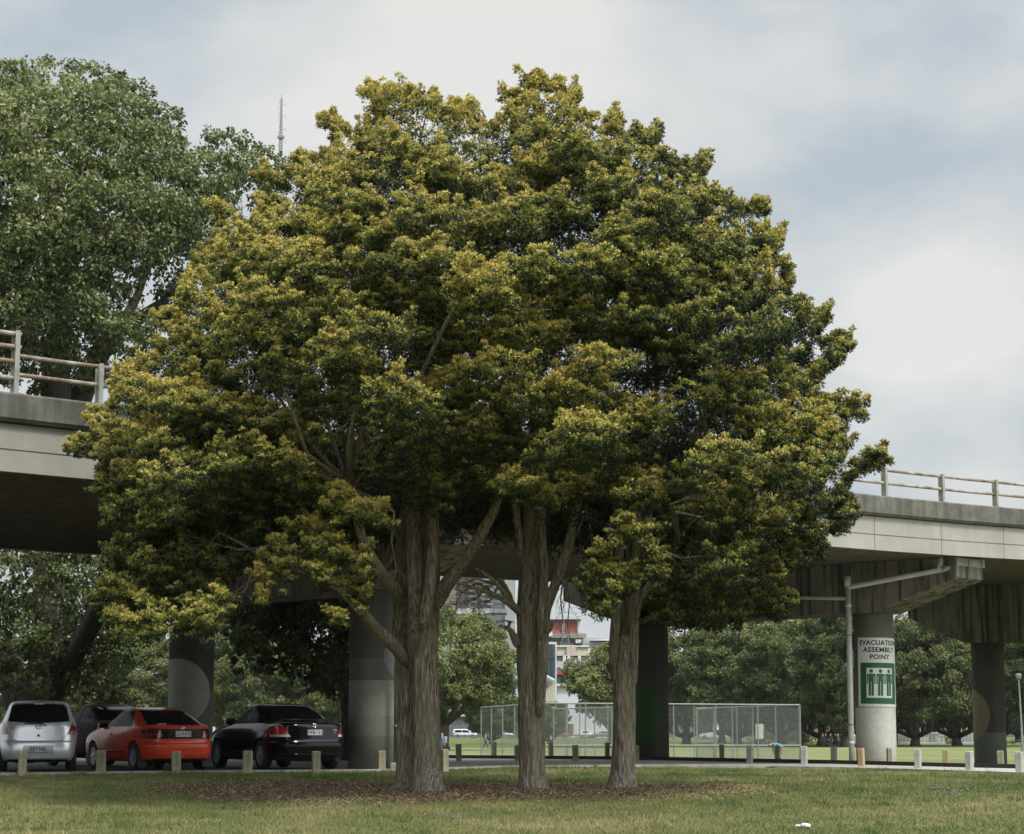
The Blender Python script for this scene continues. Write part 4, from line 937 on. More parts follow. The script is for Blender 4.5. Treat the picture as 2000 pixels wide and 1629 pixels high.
blob_tree('broadleaf_tree', (bx, by, bz), blobs, stems, 'dark drooping tree standing in the shade under the far side of the viaduct', 'tree', None, poplar_m, bark2, 110, 3, .15, .042, .8, 9)
# ---------------------------------------------------------------- park trees beyond the field
park_m = foliage_mat('park tree leaves', [(0, (.022, .040, .012)), (.3, (.065, .092, .028)), (.6, (.16, .185, .062)), (1, (.29, .30, .125))], .2, .6)
def park_proto(seed, Rx, H, trunk_h, dens=14, ln=.30, wd=.11, lean=0, tn=.42):
    rg = np.random.default_rng(seed); bl = []
    cz = trunk_h + (H - trunk_h) * .5; rz = (H - trunk_h) * .52
    for i in range(int(195 * (Rx / 8) ** 1.6)):
        d = unit(rg.normal(0, 1, (1, 3)))[0]; 
        if d[2] < -.93: continue
        f = rg.uniform(.45, 1.0) ** .5 * (1 + .10 * math.sin(4 * math.atan2(d[1], d[0]) + seed) + .06 * math.sin(9 * d[2] + seed))
        r_ = rg.uniform(.9, 1.75); low = 1.0 if d[2] > -.2 else .92
        bl.append((d[0] * (Rx - .8) * f * low, d[1] * (Rx - .8) * f * low, cz + d[2] * (rz - .6) * f, r_, r_ * .75, tn + rg.normal(0, .09)))
    st_ = [([Vector((0, 0, -.4)), Vector((0, 0, .6)), Vector((.1, 0, trunk_h * .7)), Vector((lean, 0, trunk_h)), Vector((lean * 2, 0, cz))], [.95, .62, .55, .5, .3])]
    for a in range(5):
        an = a * 1.257 + seed; e_ = Vector((math.cos(an), math.sin(an), 0)); st_.append(([Vector((lean * .8, 0, trunk_h * .72)), e_ * Rx * .25 + Vector((0, 0, trunk_h * 1.15)), e_ * Rx * .6 + Vector((0, 0, cz))], [.36, .27, .1]))
    return bl, st_, dens, ln, wd
def make_park(seed, loc, Rx, H, th, lab, **kw):
    bl, st_, dens, ln, wd = park_proto(seed, Rx, H, th, **kw)
    return blob_tree('park_tree', loc, bl, st_, lab, 'tree', 'park trees beyond the playing field', park_m, bark2, dens, 3, ln, wd, .2, seed)
def pk(u, Y): q = P(u, 1434, Y); return (q.x, Y, G(q.x, Y))
protos = [make_park(31, pk(1605, 285), 9.0, 17.5, 1.7, 'tree behind the mesh cage right end with a dark forked trunk', dens=34),
          make_park(32, pk(1787, 280), 8.6, 17, 1.7, 'tree with a short thick trunk between the sign pier and the disc painted pier', dens=34),
          make_park(33, pk(865, 215), 8.2, 14.2, 3.4, 'bright round crowned tree between the double trunk and the middle trunk', tn=.55, dens=52, ln=.24, wd=.09),
          make_park(34, pk(1196, 250), 5.4, 12.5, 2.8, 'bright tree in front of the city buildings just left of the right trunk', tn=.58, dens=52, ln=.24, wd=.09),
          make_park(35, pk(1480, 340), 7.4, 20, 2.0, 'tall darker tree in the second row behind the cage board', tn=.30, dens=34),
          make_park(36, pk(1700, 320), 10.5, 16.5, 1.6, 'broad pale tree behind the white downpipe', tn=.50, dens=34)]
far = [(1340, 300, 0, .95, 'tree seen behind the left part of the mesh cage right of the green disc pier'), (1440, 292, 1, .98, 'tree with a V shaped trunk behind the middle of the mesh cage'), (1525, 300, 0, 1.0, 'tree behind the crouching player in blue'),
 (1650, 270, 1, .93, 'tree with a leaning trunk just left of the white downpipe'), (1720, 300, 0, 1.02, 'tree hidden mostly behind the sign pier'), (1868, 285, 1, 1.0, 'tree with a wide dark trunk left of the disc painted pier'),
 (1955, 295, 0, .98, 'tree behind the disc painted pier'), (2030, 280, 1, .95, 'tree at the right edge behind the thin lamp post'), (1262, 310, 1, .85, 'tree behind the right trunk and the green disc pier'),
 (662, 262, 0, .78, 'pale green tree between the black saloon and the banded pier'), (560, 270, 1, .80, 'tree directly behind the black saloon roof'), (468, 262, 0, .84, 'tree just right of the grey disc pier'),
 (372, 280, 1, .8, 'tree behind the grey disc pier'), (270, 275, 0, .85, 'tree above the dark car parked behind the red car'), (170, 290, 1, .85, 'tree above the gap between silver hatchback and red car'), (60, 300, 0, .9, 'tree behind the silver hatchback'),
 (960, 330, 1, .60, 'smaller dark tree behind the bright round crowned tree'), (1072, 330, 0, .38, 'small tree right of the middle trunk before the beige gable'), (1410, 345, 0, .95, 'tree in the second row behind the middle of the cage'), (1570, 350, 1, 1.05, 'tree in the second row behind the right end of the cage'), (1820, 350, 0, 1.05, 'tree in the second row between the two right piers'), (1990, 355, 1, 1.05, 'tree in the second row at the right edge')]
for i, (u, Y, pi_, s_, lab) in enumerate(far):
    pi_ = (0, 1, 4, 5)[(i * 7 + pi_) % 4] if i not in (16, 17) else pi_; c = copy_tree(protos[pi_]); c.location = pk(u, Y); c.scale = (s_, s_, s_ * (1 + .04 * math.sin(i * 3))); c.rotation_euler = (0, 0, i * 1.7); c['label'] = lab
# ================================================================== cars
def paint(name, col, metal=.0, rough=.3, coat=.6):
    m, t, p = newmat(name); p.inputs['Metallic'].default_value = metal; p.inputs['Roughness'].default_value = rough
    p.inputs['Coat Weight'].default_value = coat; p.inputs['Coat Roughness'].default_value = .06
    v = coords(t); c = ramp(t, noise(t, v, 1.8, 5, .6), [(.3, tuple(x * .9 for x in col)), (.7, tuple(x * 1.06 for x in col))])
    g = ramp(t, noise(t, v, 60, 3, .8), [(.62, (1, 1, 1)), (.78, (.9, .88, .84))]); t.links.new(mix(t, 1.0, c, g, 'MULTIPLY'), p.inputs['Base Color'])
    MATS[name] = m; return m
silver_p = paint('silver car paint', (.78, .80, .82), .55, .34); red_p = paint('red car paint', (.54, .052, .018), .0, .28, .35); red_p.node_tree.nodes['Principled BSDF'].inputs['Specular IOR Level'].default_value = .25; black_p = paint('black car paint', (.004, .004, .0045), 0, .16, .4); black_p.node_tree.nodes['Principled BSDF'].inputs['Specular IOR Level'].default_value = .14
dark_p = paint('dark green black car paint', (.006, .007, .007), 0, .35, .0); dark_p.node_tree.nodes['Principled BSDF'].inputs['Specular IOR Level'].default_value = .03
glass_m = M('tinted car glass', (.012, .014, .015), (.008, .009, .010), 3, .12, spec=.1)
rub = M('tyre rubber', (.022, .022, .022), (.015, .015, .015), 20, .85, bmp=.4); under_m = M('underbody black', (.010, .010, .010), None, 5, .9)
rimm = M('alloy wheel', (.42, .43, .44), (.3, .3, .31), 8, .35, .7); blk = M('black plastic', (.018, .018, .019), None, 9, .5); chrome = M('chrome trim', (.55, .56, .57), (.5, .5, .5), 3, .15, 1)
lred = M('red lamp lens', (.36, .030, .022), (.22, .015, .012), 14, .15, coat=1); lclr = M('clear lamp lens', (.48, .44, .42), (.32, .28, .27), 14, .15, coat=1); ldark = M('smoked lamp lens', (.075, .014, .012), (.04, .01, .01), 14, .12, coat=1); lamb = M('dull red lens', (.22, .025, .014), (.14, .02, .012), 14, .15, coat=1)
plw = M('number plate white', (.62, .63, .60), (.52, .53, .5), 6, .4); plk = M('number plate black', (.01, .01, .01), None, 5, .5)
class Car:
    def __init__(s, slices, n=4.2):
        A = np.array(slices, float); rows = []
        for i in range(len(A) - 1):
            p0, p1, p2, p3 = A[max(i - 1, 0)], A[i], A[i + 1], A[min(i + 2, len(A) - 1)]
            for k in range(3):
                t_ = k / 3; rows.append(.5 * ((2 * p1) + (p2 - p0) * t_ + (2 * p0 - 5 * p1 + 4 * p2 - p3) * t_ ** 2 + (3 * p1 - p0 - 3 * p2 + p3) * t_ ** 3))
        rows.append(A[-1]); s.T = np.array(rows); s.T[:, 0] = np.maximum.accumulate(s.T[:, 0] + np.arange(len(s.T)) * 1e-5)
    def at(s, z): return [np.interp(z, s.T[:, 0], s.T[:, i]) for i in range(1, 5)]
    def body(s, N=72):
        vs = []
        for z, xr, xf, hw, n in s.T:
            xc, a = (xr + xf) / 2, (xf - xr) / 2
            for k in range(N):
                an = 2 * math.pi * k / N; c, q = math.cos(an), math.sin(an)
                vs.append((xc - a * math.copysign(abs(c) ** (2 / n), c), hw * math.copysign(abs(q) ** (2 / n), q), z))
        R_ = len(s.T); fs = [(i * N + k, i * N + (k + 1) % N, (i + 1) * N + (k + 1) % N, (i + 1) * N + k) for i in range(R_ - 1) for k in range(N)]
        fs += [tuple(reversed(range(N))), tuple(range((R_ - 1) * N, R_ * N))]; return vs, fs
    def rear(s, y, z, off=.006):
        xr, xf, hw, n = s.at(z); xc, a = (xr + xf) / 2, (xf - xr) / 2
        return Vector((xc - a * max(0, 1 - min(abs(y) / hw, .999) ** n) ** (1 / n) - off, y, z))
    def side(s, x, z, sg, off=.006):
        xr, xf, hw, n = s.at(z); xc, a = (xr + xf) / 2, (xf - xr) / 2
        return Vector((x, sg * (hw * max(0, 1 - min(abs(x - xc) / a, .999) ** n) ** (1 / n) + off), z))
    def patch(s, q, fn, nu=10, nv=8, bulge=(0, 0)):
        """q: four corners in (a, z); bilinear grid carried on to the surface"""
        vs = []
        for j in range(nv + 1):
            for i in range(nu + 1):
                u, v = i / nu, j / nv
                a = (1 - u) * (1 - v) * q[0][0] + u * (1 - v) * q[1][0] + u * v * q[2][0] + (1 - u) * v * q[3][0]
                z = (1 - u) * (1 - v) * q[0][1] + u * (1 - v) * q[1][1] + u * v * q[2][1] + (1 - u) * v * q[3][1]
                z += bulge[0] * 4 * u * (1 - u) * (1 - v) + bulge[1] * 4 * u * (1 - u) * v; vs.append(fn(a, z))
        fs = [(j * (nu + 1) + i, j * (nu + 1) + i + 1, (j + 1) * (nu + 1) + i + 1, (j + 1) * (nu + 1) + i) for j in range(nv) for i in range(nu)]
        return MB().add(vs, fs)
def strip(mb_pts, r_, mat, name, parent): return MB().tube(mb_pts, r_, 6).build(name, mat, parent, True)
def wheel(parent, x, y, r_, wd, sg, spokes=7, mat=None, fancy=True):
    w_ = empty('wheel', (x, y, r_)); w_.parent = parent; w_.rotation_euler = (0, 0, 0 if sg > 0 else math.pi)
    h = wd / 2
    MB().lathe([(r_ * .62, -h * .9), (r_ * .93, -h), (r_, -h * .7), (r_, h * .7), (r_ * .93, h), (r_ * .66, h * .92), (r_ * .64, h * .5)], 32, 'y').build('tyre', rub, w_, True)
    m_ = MB(); m_.lathe([(r_ * .66, h * .55), (r_ * .68, h * .9), (r_ * .60, h * .9), (r_ * .57, h * .35), (.02, h * .35)], 28, 'y'); m_.lathe([(.055, h * .3), (.055, h * .88), (.03, h * .95)], 12, 'y')
    if fancy:
        for k in range(spokes):
            a = 2 * math.pi * k / spokes; T = Matrix.Rotation(a, 4, 'Y'); m_.box(.03, r_ * .62, h * .55, h * .82, -.022, .022, T)
        m2 = MB(); m2.lathe([(r_ * .58, h * .36), (r_ * .57, h * .40), (.02, h * .40)], 24, 'y'); m2.build('brake', blk, w_)
    m_.build('rim', mat or rimm, w_)
    return w_
def carve(car, pmat, root, wheels, wr, doors=True):
    vs, fs = car.body(); me = bpy.data.meshes.new('body'); me.from_pydata(vs, [], fs); me.update()
    bm = bmesh.new(); bm.from_mesh(me); bmesh.ops.recalc_face_normals(bm, faces=bm.faces); bm.to_mesh(me); bm.free()
    o = bpy.data.objects.new('body', me); COL.objects.link(o); cut = []
    for wx in wheels:
        m_ = MB()
        for sg in (-1, 1): m_.lathe([(wr + .055, .55), (wr + .055, 1.2)] if sg > 0 else [(wr + .055, -1.2), (wr + .055, -.55)], 36, 'y', Matrix.Translation((wx, 0, wr)))
        c = m_.build('c', None); cut.append(c); md = o.modifiers.new('b', 'BOOLEAN'); md.operation = 'DIFFERENCE'; md.object = c; md.solver = 'EXACT'
    bpy.context.view_layer.update(); me2 = bpy.data.meshes.new_from_object(o.evaluated_get(bpy.context.evaluated_depsgraph_get()))
    for c in cut: bpy.data.objects.remove(c)
    bpy.data.objects.remove(o)
    me2.materials.clear(); b = link('body', me2, [pmat, under_m], root)
    mi = []
    for pl in me2.polygons:
        c = pl.center; k = 0
        if pl.normal.z < -.8 and c.z < .3: k = 1
        for wx in wheels:
            if math.hypot(c.x - wx, c.z - wr) < wr + .045 and abs(c.y) < .75 or (abs(abs(c.y) - .55) < .02 and math.hypot(c.x - wx, c.z - wr) < wr + .1): k = 1
        mi.append(k)
    me2.polygons.foreach_set('material_index', mi); me2.polygons.foreach_set('use_smooth', [True] * len(mi))
    try: me2.set_sharp_from_angle(angle=R(32))
    except Exception: pass
    return b
def number_plate(car, root, txt, z, wd=.36, h=.125, off=.02):
    pt = empty('number_plate', car.rear(0, z, off)); pt.parent = root
    m_ = MB(); m_.box(-.012, 0, -wd / 2, wd / 2, -h / 2, h / 2, bev=.004); m_.build('plate', plw, pt)
    me = text_mesh(txt, .1, bold=.0022); xs = [q.co.x for q in me.vertices]; ys = [q.co.y for q in me.vertices]; w_ = max(xs) - min(xs); hh = max(ys) - min(ys)
    for q in me.vertices:
        x = (q.co.x - (max(xs) + min(xs)) / 2) / w_ * wd * .90; y = (q.co.y - (max(ys) + min(ys)) / 2) / hh * h * .66; q.co = Vector((-.0135, -x, y))
    link('lettering', me, plk, pt)
    m_ = MB(); e = .004
    for (a, b, c, d) in ((-wd / 2 + e, wd / 2 - e, h / 2 - 2 * e, h / 2 - e), (-wd / 2 + e, wd / 2 - e, -h / 2 + e, -h / 2 + 2 * e), (-wd / 2 + e, -wd / 2 + 2 * e, -h / 2 + e, h / 2 - e), (wd / 2 - 2 * e, wd / 2 - e, -h / 2 + e, h / 2 - e)): m_.box(-.0145, -.012, a, b, c, d)
    m_.build('border', plk, pt)
def badge(car, root, z, s_=.075, mat=None):
    o = empty('badge', car.rear(0, z, .012)); o.parent = root; m_ = MB()
    for (rx, rz, cz) in ((1, .68, 0), (.36, .62, -.03), (.72, .26, .28)):
        pts = [(0, s_ * rx * math.cos(a), s_ * (cz + rz * math.sin(a))) for a in np.linspace(0, 2 * math.pi, 28)]
        m_.tube(pts, .0075, 6, False)
    m_.build('ring', mat or chrome, o, True)
def arc_strip(car, z, y0, y1, off, r_, mat, name, root, n=16): return strip([car.rear(y0 + (y1 - y0) * i / n, z, off) for i in range(n + 1)], r_, mat, name, root)
def place_car(root, u, v, Y, head): q = P(u, v, Y); root.location = (q.x, Y, float(zlot(q.x)) + .003); root.rotation_euler = (0, 0, R(90 + head))
glass_s = M('side car glass', (.008, .010, .010), (.005, .006, .006), 3, .25, spec=.03)
def sides(car, root, quads, mat, name, off=.006, nu=10, nv=6):
    if mat is glass_m: mat = glass_s
    for sg in (1, -1):
        for q in quads: car.patch(q, lambda a, z: car.side(a, z, sg, off), nu, nv).build(name, mat, root, True)
# ------------------------------------------------ silver hatchback
n_ = 4.6
hb = Car([(.20, .16, 3.50, .74, 5), (.26, .05, 3.66, .80, 5), (.36, .01, 3.72, .835, 5), (.50, .0, 3.74, .845, 5), (.62, .03, 3.74, .848, 5), (.66, .055, 3.73, .848, 5), (.80, .075, 3.62, .845, 4.8), (.93, .10, 3.25, .835, 4.6), (1.02, .13, 2.95, .81, 4.4),
 (1.12, .185, 2.68, .765, 4.2), (1.24, .25, 2.42, .715, 4), (1.36, .325, 2.16, .665, 3.9), (1.44, .40, 1.98, .625, 3.7), (1.49, .52, 1.84, .575, 3.4), (1.52, .78, 1.60, .46, 3), (1.53, 1.05, 1.35, .22, 2.5)])
r0 = empty('hatchback_car', (0, 0, 0), 0, 'silver hatchback parked at the far left, seen from behind', 'car', 'cars parked under the viaduct')
carve(hb, silver_p, r0, (.72, 3.12), .30)
hb.patch([(.655, 1.075), (-.655, 1.075), (-.575, 1.435), (.575, 1.435)], lambda a, z: hb.rear(a, z, .008), 20, 10, (-.035, .02)).build('rear_window', glass_m, r0, True)
sides(hb, r0, [[(.72, 1.05), (1.55, 1.03), (1.55, 1.43), (.82, 1.40)], [(1.62, 1.03), (2.55, 1.03), (1.98, 1.42), (1.62, 1.43)]], glass_m, 'side_window')
for sg in (1, -1):
    lp = empty('tail_lamp', (0, 0, 0)); lp.parent = r0
    hb.patch([(sg * .62, .80), (sg * .845, .79), (sg * .80, 1.09), (sg * .745, 1.10)], lambda a, z: hb.rear(a, z, .014), 10, 8).build('red_lens', lred, lp, True)
    hb.patch([(sg * .665, .80), (sg * .80, .80), (sg * .795, .87), (sg * .70, .87)], lambda a, z: hb.rear(a, z, .02), 8, 4).build('clear_lens', lclr, lp, True)
    w_ = 1
hb.patch([(.34, .385), (-.34, .385), (-.31, .56), (.31, .56)], lambda a, z: hb.rear(a, z, -.0 + .006), 8, 4).build('plate_recess', paint('silver recess shade', (.40, .42, .44), .5, .4), r0, True)  # flat patch in darker silver, the shade of a recess put into its colour
number_plate(hb, r0, 'EEY345', .475, .365, .125, .016)
badge(hb, r0, .955, .075)
strip([hb.rear(y, .655 - .0, .004) for y in np.linspace(-.80, .80, 24)], .004, blk, 'tailgate_seam', r0)
for sg in (1, -1): strip([hb.rear(sg * .47, .66, .004), hb.rear(sg * .56, .74, .004), hb.rear(sg * .62, .80, .004)], .004, blk, 'seam', r0)
arc_strip(hb, 1.025, .30, -.05, .03, .012, blk, 'wiper_arm', r0); strip([hb.rear(-.05, 1.03, .03), hb.rear(-.13, .995, .035), hb.rear(-.15, .975, .03)], .014, blk, 'wiper_pivot', r0)
MB().box(-.02, .02, -.11, .11, -.014, .014, Matrix.Translation(hb.rear(0, 1.452, .01))).build('brake_light', lclr, r0)
m_ = MB(); m_.lathe([(.028, -.01), (.028, .012), (.012, .014)], 16, 'y', Matrix.Translation(hb.rear(0, .77, .0)) @ Matrix.Rotation(math.pi / 2, 4, 'Z')); m_.build('lock', blk, r0)
def lettering(car, root, txt, y, z, size, mat): 
    me = text_mesh(txt, size)
    for q in me.vertices: p_ = car.rear(y - q.co.x, z + q.co.y, .009); q.co = p_
    link('lettering', me, mat, root)
lettering(hb, r0, 'TOYOTA', .60, .925, .042, chrome); lettering(hb, r0, 'YARIS', -.56, .93, .045, chrome)
arc_strip(hb, .30, .62, -.62, .006, .008, paint('silver lip', (.5, .52, .54), .5, .3), 'bumper_lip', r0)
for sg in (1, -1): wheel(r0, .72, sg * .74, .295, .18, sg); wheel(r0, 3.12, sg * .74, .295, .18, sg)
m_ = MB(); m_.box(.25, .5, .05, .5, .18, .30, bev=.04); m_.box(.6, .85, -.6, .6, .24, .32, bev=.03); m_.tube([(.02, -.35, .23), (.5, -.35, .24)], .03, 10); m_.build('exhaust_box', under_m, r0)
place_car(r0, 73, 1505, 46.3, 12.9)
# ------------------------------------------------ red liftback
lf = Car([(.19, .20, 4.12, .74, 5), (.26, .05, 4.26, .80, 5), (.38, .01, 4.32, .835, 5), (.54, .0, 4.34, .845, 5), (.60, .035, 4.34, .846, 5), (.70, .06, 4.28, .846, 4.8), (.80, .09, 4.12, .842, 4.6), (.88, .12, 3.75, .832, 4.5), (.93, .15, 3.40, .82, 4.4), (.965, .24, 3.22, .80, 4.2),
 (1.02, .42, 3.05, .765, 3.9), (1.10, .66, 2.86, .725, 3.7), (1.18, .90, 2.66, .68, 3.6), (1.26, 1.16, 2.46, .635, 3.4), (1.32, 1.42, 2.28, .58, 3.2), (1.355, 1.66, 2.12, .48, 2.8), (1.37, 1.82, 1.98, .25, 2.5)])
r1 = empty('liftback_car', (0, 0, 0), 0, 'red liftback parked between the silver hatchback and the black saloon', 'car', 'cars parked under the viaduct')
carve(lf, red_p, r1, (.88, 3.34), .30)
lf.patch([(.655, .985), (-.655, .985), (-.49, 1.30), (.49, 1.30)], lambda a, z: lf.rear(a, z, .012), 20, 12).build('rear_window', glass_m, r1, True)
sides(lf, r1, [[(1.02, .955), (1.86, .955), (1.88, 1.30), (1.42, 1.285)], [(1.93, .955), (2.92, .955), (2.38, 1.27), (1.95, 1.30)]], glass_m, 'side_window')
sides(lf, r1, [[(1.865, .95), (1.925, .95), (1.945, 1.31), (1.885, 1.31)]], blk, 'door_pillar', .009, 2, 6)
lf.patch([(.80, .685), (-.80, .685), (-.72, .90), (.72, .90)], lambda a, z: lf.rear(a, z, .008), 26, 6, (0, -.0)).build('tail_panel', M('gloss black panel', (.010, .007, .007), None, 4, .3, spec=.12), r1, True)
for sg in (1, -1):
    lp = empty('tail_lamp', (0, 0, 0)); lp.parent = r1
    lf.patch([(sg * .44, .70), (sg * .825, .69), (sg * .76, .885), (sg * .50, .885)], lambda a, z: lf.rear(a, z, .013), 10, 6).build('smoked_lens', ldark, lp, True)
    lf.patch([(sg * .46, .73), (sg * .60, .73), (sg * .60, .80), (sg * .48, .80)], lambda a, z: lf.rear(a, z, .018), 5, 3).build('inner_lens', lamb, lp, True)
    lf.patch([(sg * .63, .72), (sg * .80, .72), (sg * .775, .80), (sg * .63, .80)], lambda a, z: lf.rear(a, z, .018), 5, 3).build('outer_lens', lamb, lp, True)
number_plate(lf, r1, 'SO9470', .785, .36, .125, .018)
badge(lf, r1, .905, .05)
for i in range(1):   # spoiler lip across the tail
    m_ = MB(); ys = np.linspace(-.70, .70, 25); vs = []
    for y in ys: a = lf.rear(y, .955, .035); b = lf.rear(y, .93, .012); c = lf.rear(y, .975, -.06); d = lf.rear(y, .955, -.12); vs += [b, a, c, d]
    m_.add(vs, [(i * 4 + j, i * 4 + 4 + j, i * 4 + 4 + (j + 1) % 4, i * 4 + (j + 1) % 4) for i in range(24) for j in range(4)] + [(0, 1, 2, 3), (96, 99, 98, 97)]).build('spoiler', red_p, r1, True)
arc_strip(lf, .575, .80, -.80, .004, .006, blk, 'bumper_seam', r1, 24); arc_strip(lf, .36, .70, -.70, .005, .009, paint('red lip', (.5, .05, .03), 0, .25), 'bumper_lip', r1, 24)
for sg in (1, -1):
    strip([lf.side(x, .42, sg, .008) for x in np.linspace(1.35, 2.9, 12)], .014, blk, 'rub_strip', r1)
    for xs in ([(1.18, .93), (1.20, .75), (1.28, .55), (1.32, .30)], [(1.90, .93), (1.90, .60), (1.91, .26)], [(2.86, .92), (2.95, .70), (2.93, .40), (2.9, .26)]): strip([lf.side(x, z, sg, .002) for x, z in xs], .0045, blk, 'door_seam', r1)
    for x in (1.42, 2.10): strip([lf.side(x, .79, sg, .014), lf.side(x + .16, .79, sg, .014)], .014, red_p, 'door_handle', r1)
    mr = empty('side_mirror', (0, 0, 0)); mr.parent = r1; q = lf.side(2.72, .98, sg, .09)
    m_ = MB(); m_.box(-.05, .06, -.10, .10, -.06, .06, Matrix.Translation(q), bev=.03); m_.build('mirror_shell', red_p, mr, True); MB().box(-.056, -.05, -.08, .08, -.045, .045, Matrix.Translation(q)).build('mirror_glass', glass_m, mr)
    wheel(r1, .88, sg * .74, .295, .18, sg); wheel(r1, 3.34, sg * .74, .295, .18, sg)
    MB().box(.50, .53, sg * .74 - .1, sg * .74 + .1, .08, .32).build('mud_flap', blk, r1)
m_ = MB()
for k in range(3): q = lf.rear(.46 - k * .07, .995, .02); m_.box(-.004, .004, -.024, .024, -.014, .014, Matrix.Translation(q))
m_.build('window_sticker', M('white sticker', (.6, .6, .6), None, 4, .6), r1)
m_ = MB(); m_.box(.3, .8, -.3, .4, .16, .26, bev=.04); m_.tube([(.05, -.45, .21), (.6, -.45, .22)], .03, 10); m_.build('exhaust_box', under_m, r1)
place_car(r1, 359, 1503, 47.3, 31)
# ------------------------------------------------ black saloon
sdn = [(.20, .20, 4.55, .80, 5), (.27, .05, 4.70, .86, 5), (.38, .01, 4.78, .885, 5), (.56, .0, 4.80, .898, 5), (.64, .035, 4.79, .90, 5), (.76, .06, 4.72, .90, 4.8), (.88, .08, 4.45, .893, 4.6), (.96, .10, 4.0, .88, 4.5), (1.01, .14, 3.68, .865, 4.4), (1.035, .30, 3.52, .84, 4.3),
 (1.055, .58, 3.42, .815, 4.0), (1.10, .80, 3.26, .785, 3.8), (1.18, .98, 3.05, .745, 3.7), (1.27, 1.18, 2.84, .70, 3.6), (1.35, 1.42, 2.62, .65, 3.4), (1.415, 1.68, 2.42, .59, 3.2), (1.45, 1.92, 2.26, .50, 2.8), (1.465, 2.04, 2.16, .25, 2.5)]
sc = Car(sdn)
def saloon(name, lab, pm, plate=True, full=True):
    r = empty(name, (0, 0, 0), 0, lab, 'car', 'cars parked under the viaduct'); carve(sc, pm, r, (1.05, 3.77), .325)
    sc.patch([(.70, 1.08), (-.70, 1.08), (-.54, 1.40), (.54, 1.40)], lambda a, z: sc.rear(a, z, .010), 20, 10).build('rear_window', glass_m, r, True)
    sides(sc, r, [[(1.12, 1.045), (1.99, 1.045), (2.0, 1.395), (1.52, 1.375)], [(2.06, 1.045), (3.26, 1.04), (2.56, 1.37), (2.07, 1.395)]], glass_m, 'side_window')
    for sg in (1, -1):
        lp = empty('tail_lamp', (0, 0, 0)); lp.parent = r
        sc.patch([(sg * .59, .775), (sg * .865, .775), (sg * .845, .955), (sg * .67, .955)], lambda a, z: sc.rear(a, z, .012), 10, 6).build('red_lens', lred, lp, True)
        sc.patch([(sg * .55, .715), (sg * .872, .715), (sg * .865, .770), (sg * .585, .770)], lambda a, z: sc.rear(a, z, .014), 8, 3).build('clear_lens', lclr, lp, True)
        sc.patch([(sg * .675, .96), (sg * .845, .96), (sg * .80, 1.005), (sg * .73, 1.015)], lambda a, z: sc.rear(a, z, .012), 6, 3).build('clear_lens', lclr, lp, True)
        for xs in ([(1.35, 1.03), (1.38, .8), (1.45, .6), (1.5, .3)], [(2.03, 1.03), (2.03, .6), (2.04, .28)], [(3.2, 1.0), (3.28, .75), (3.25, .3)]): strip([sc.side(x, z, sg, .002) for x, z in xs], .0045, blk, 'door_seam', r)
        for x in (1.62, 2.35): strip([sc.side(x, .86, sg, .014), sc.side(x + .17, .86, sg, .014)], .014, pm, 'door_handle', r)
        q = sc.side(3.05, 1.07, sg, .10); mr = MB(); mr.box(-.06, .07, -.11, .11, -.07, .07, Matrix.Translation(q), bev=.035); mr.build('side_mirror', pm, r, True)
        wheel(r, 1.05, sg * .79, .32, .20, sg, 5); wheel(r, 3.77, sg * .79, .32, .20, sg, 5)
    if full:
        number_plate(sc, r, 'FFB151', .81, .36, .125, .018); badge(sc, r, .965, .055)
        m_ = MB(); vs = []
        for y in np.linspace(-.74, .74, 25):      # boot lid spoiler on short feet
            h_ = .05 * (1 - (abs(y) / .74) ** 6); x = .16 + .10 * (abs(y) / .74) ** 2; vs += [(x, y, 1.03 + h_), (x - .01, y, 1.045 + h_), (x + .14, y, 1.06 + h_), (x + .17, y, 1.045 + h_)]
        m_.add(vs, [(i * 4 + j, i * 4 + 4 + j, i * 4 + 4 + (j + 1) % 4, i * 4 + (j + 1) % 4) for i in range(24) for j in range(4)] + [(0, 1, 2, 3), (96, 99, 98, 97)]); m_.build('spoiler', pm, r, True)
        lettering(sc, r, 'Camry', .50, .86, .045, chrome); lettering(sc, r, 'ALTISE', -.50, .865, .036, chrome); lettering(sc, r, '2.4', -.50, .80, .03, chrome)
        arc_strip(sc, .60, .84, -.84, .010, .010, pm, 'bumper_ridge', r, 24); arc_strip(sc, .34, .70, -.70, .010, .009, pm, 'bumper_lip', r, 24)
        m_ = MB(); m_.tube([(.03, -.52, .22), (.6, -.52, .24)], .035, 12); m_.box(.2, .7, -.3, .3, .18, .28, bev=.04); m_.build('exhaust_box', under_m, r)
    return r
r2 = saloon('saloon_car', 'glossy black saloon parked beside the banded bridge pier', black_p); place_car(r2, 616, 1503, 48.6, 28)
r3 = saloon('saloon_car', 'dark car parked behind the red liftback, mostly hidden', dark_p, full=False); place_car(r3, 272, 1500, 52.4, 34); r3.scale = (.96, .97, 1.05)
r1.scale = (1.03, 1.03, 1.02); r2.scale = (1.05, 1.04, 1.03)
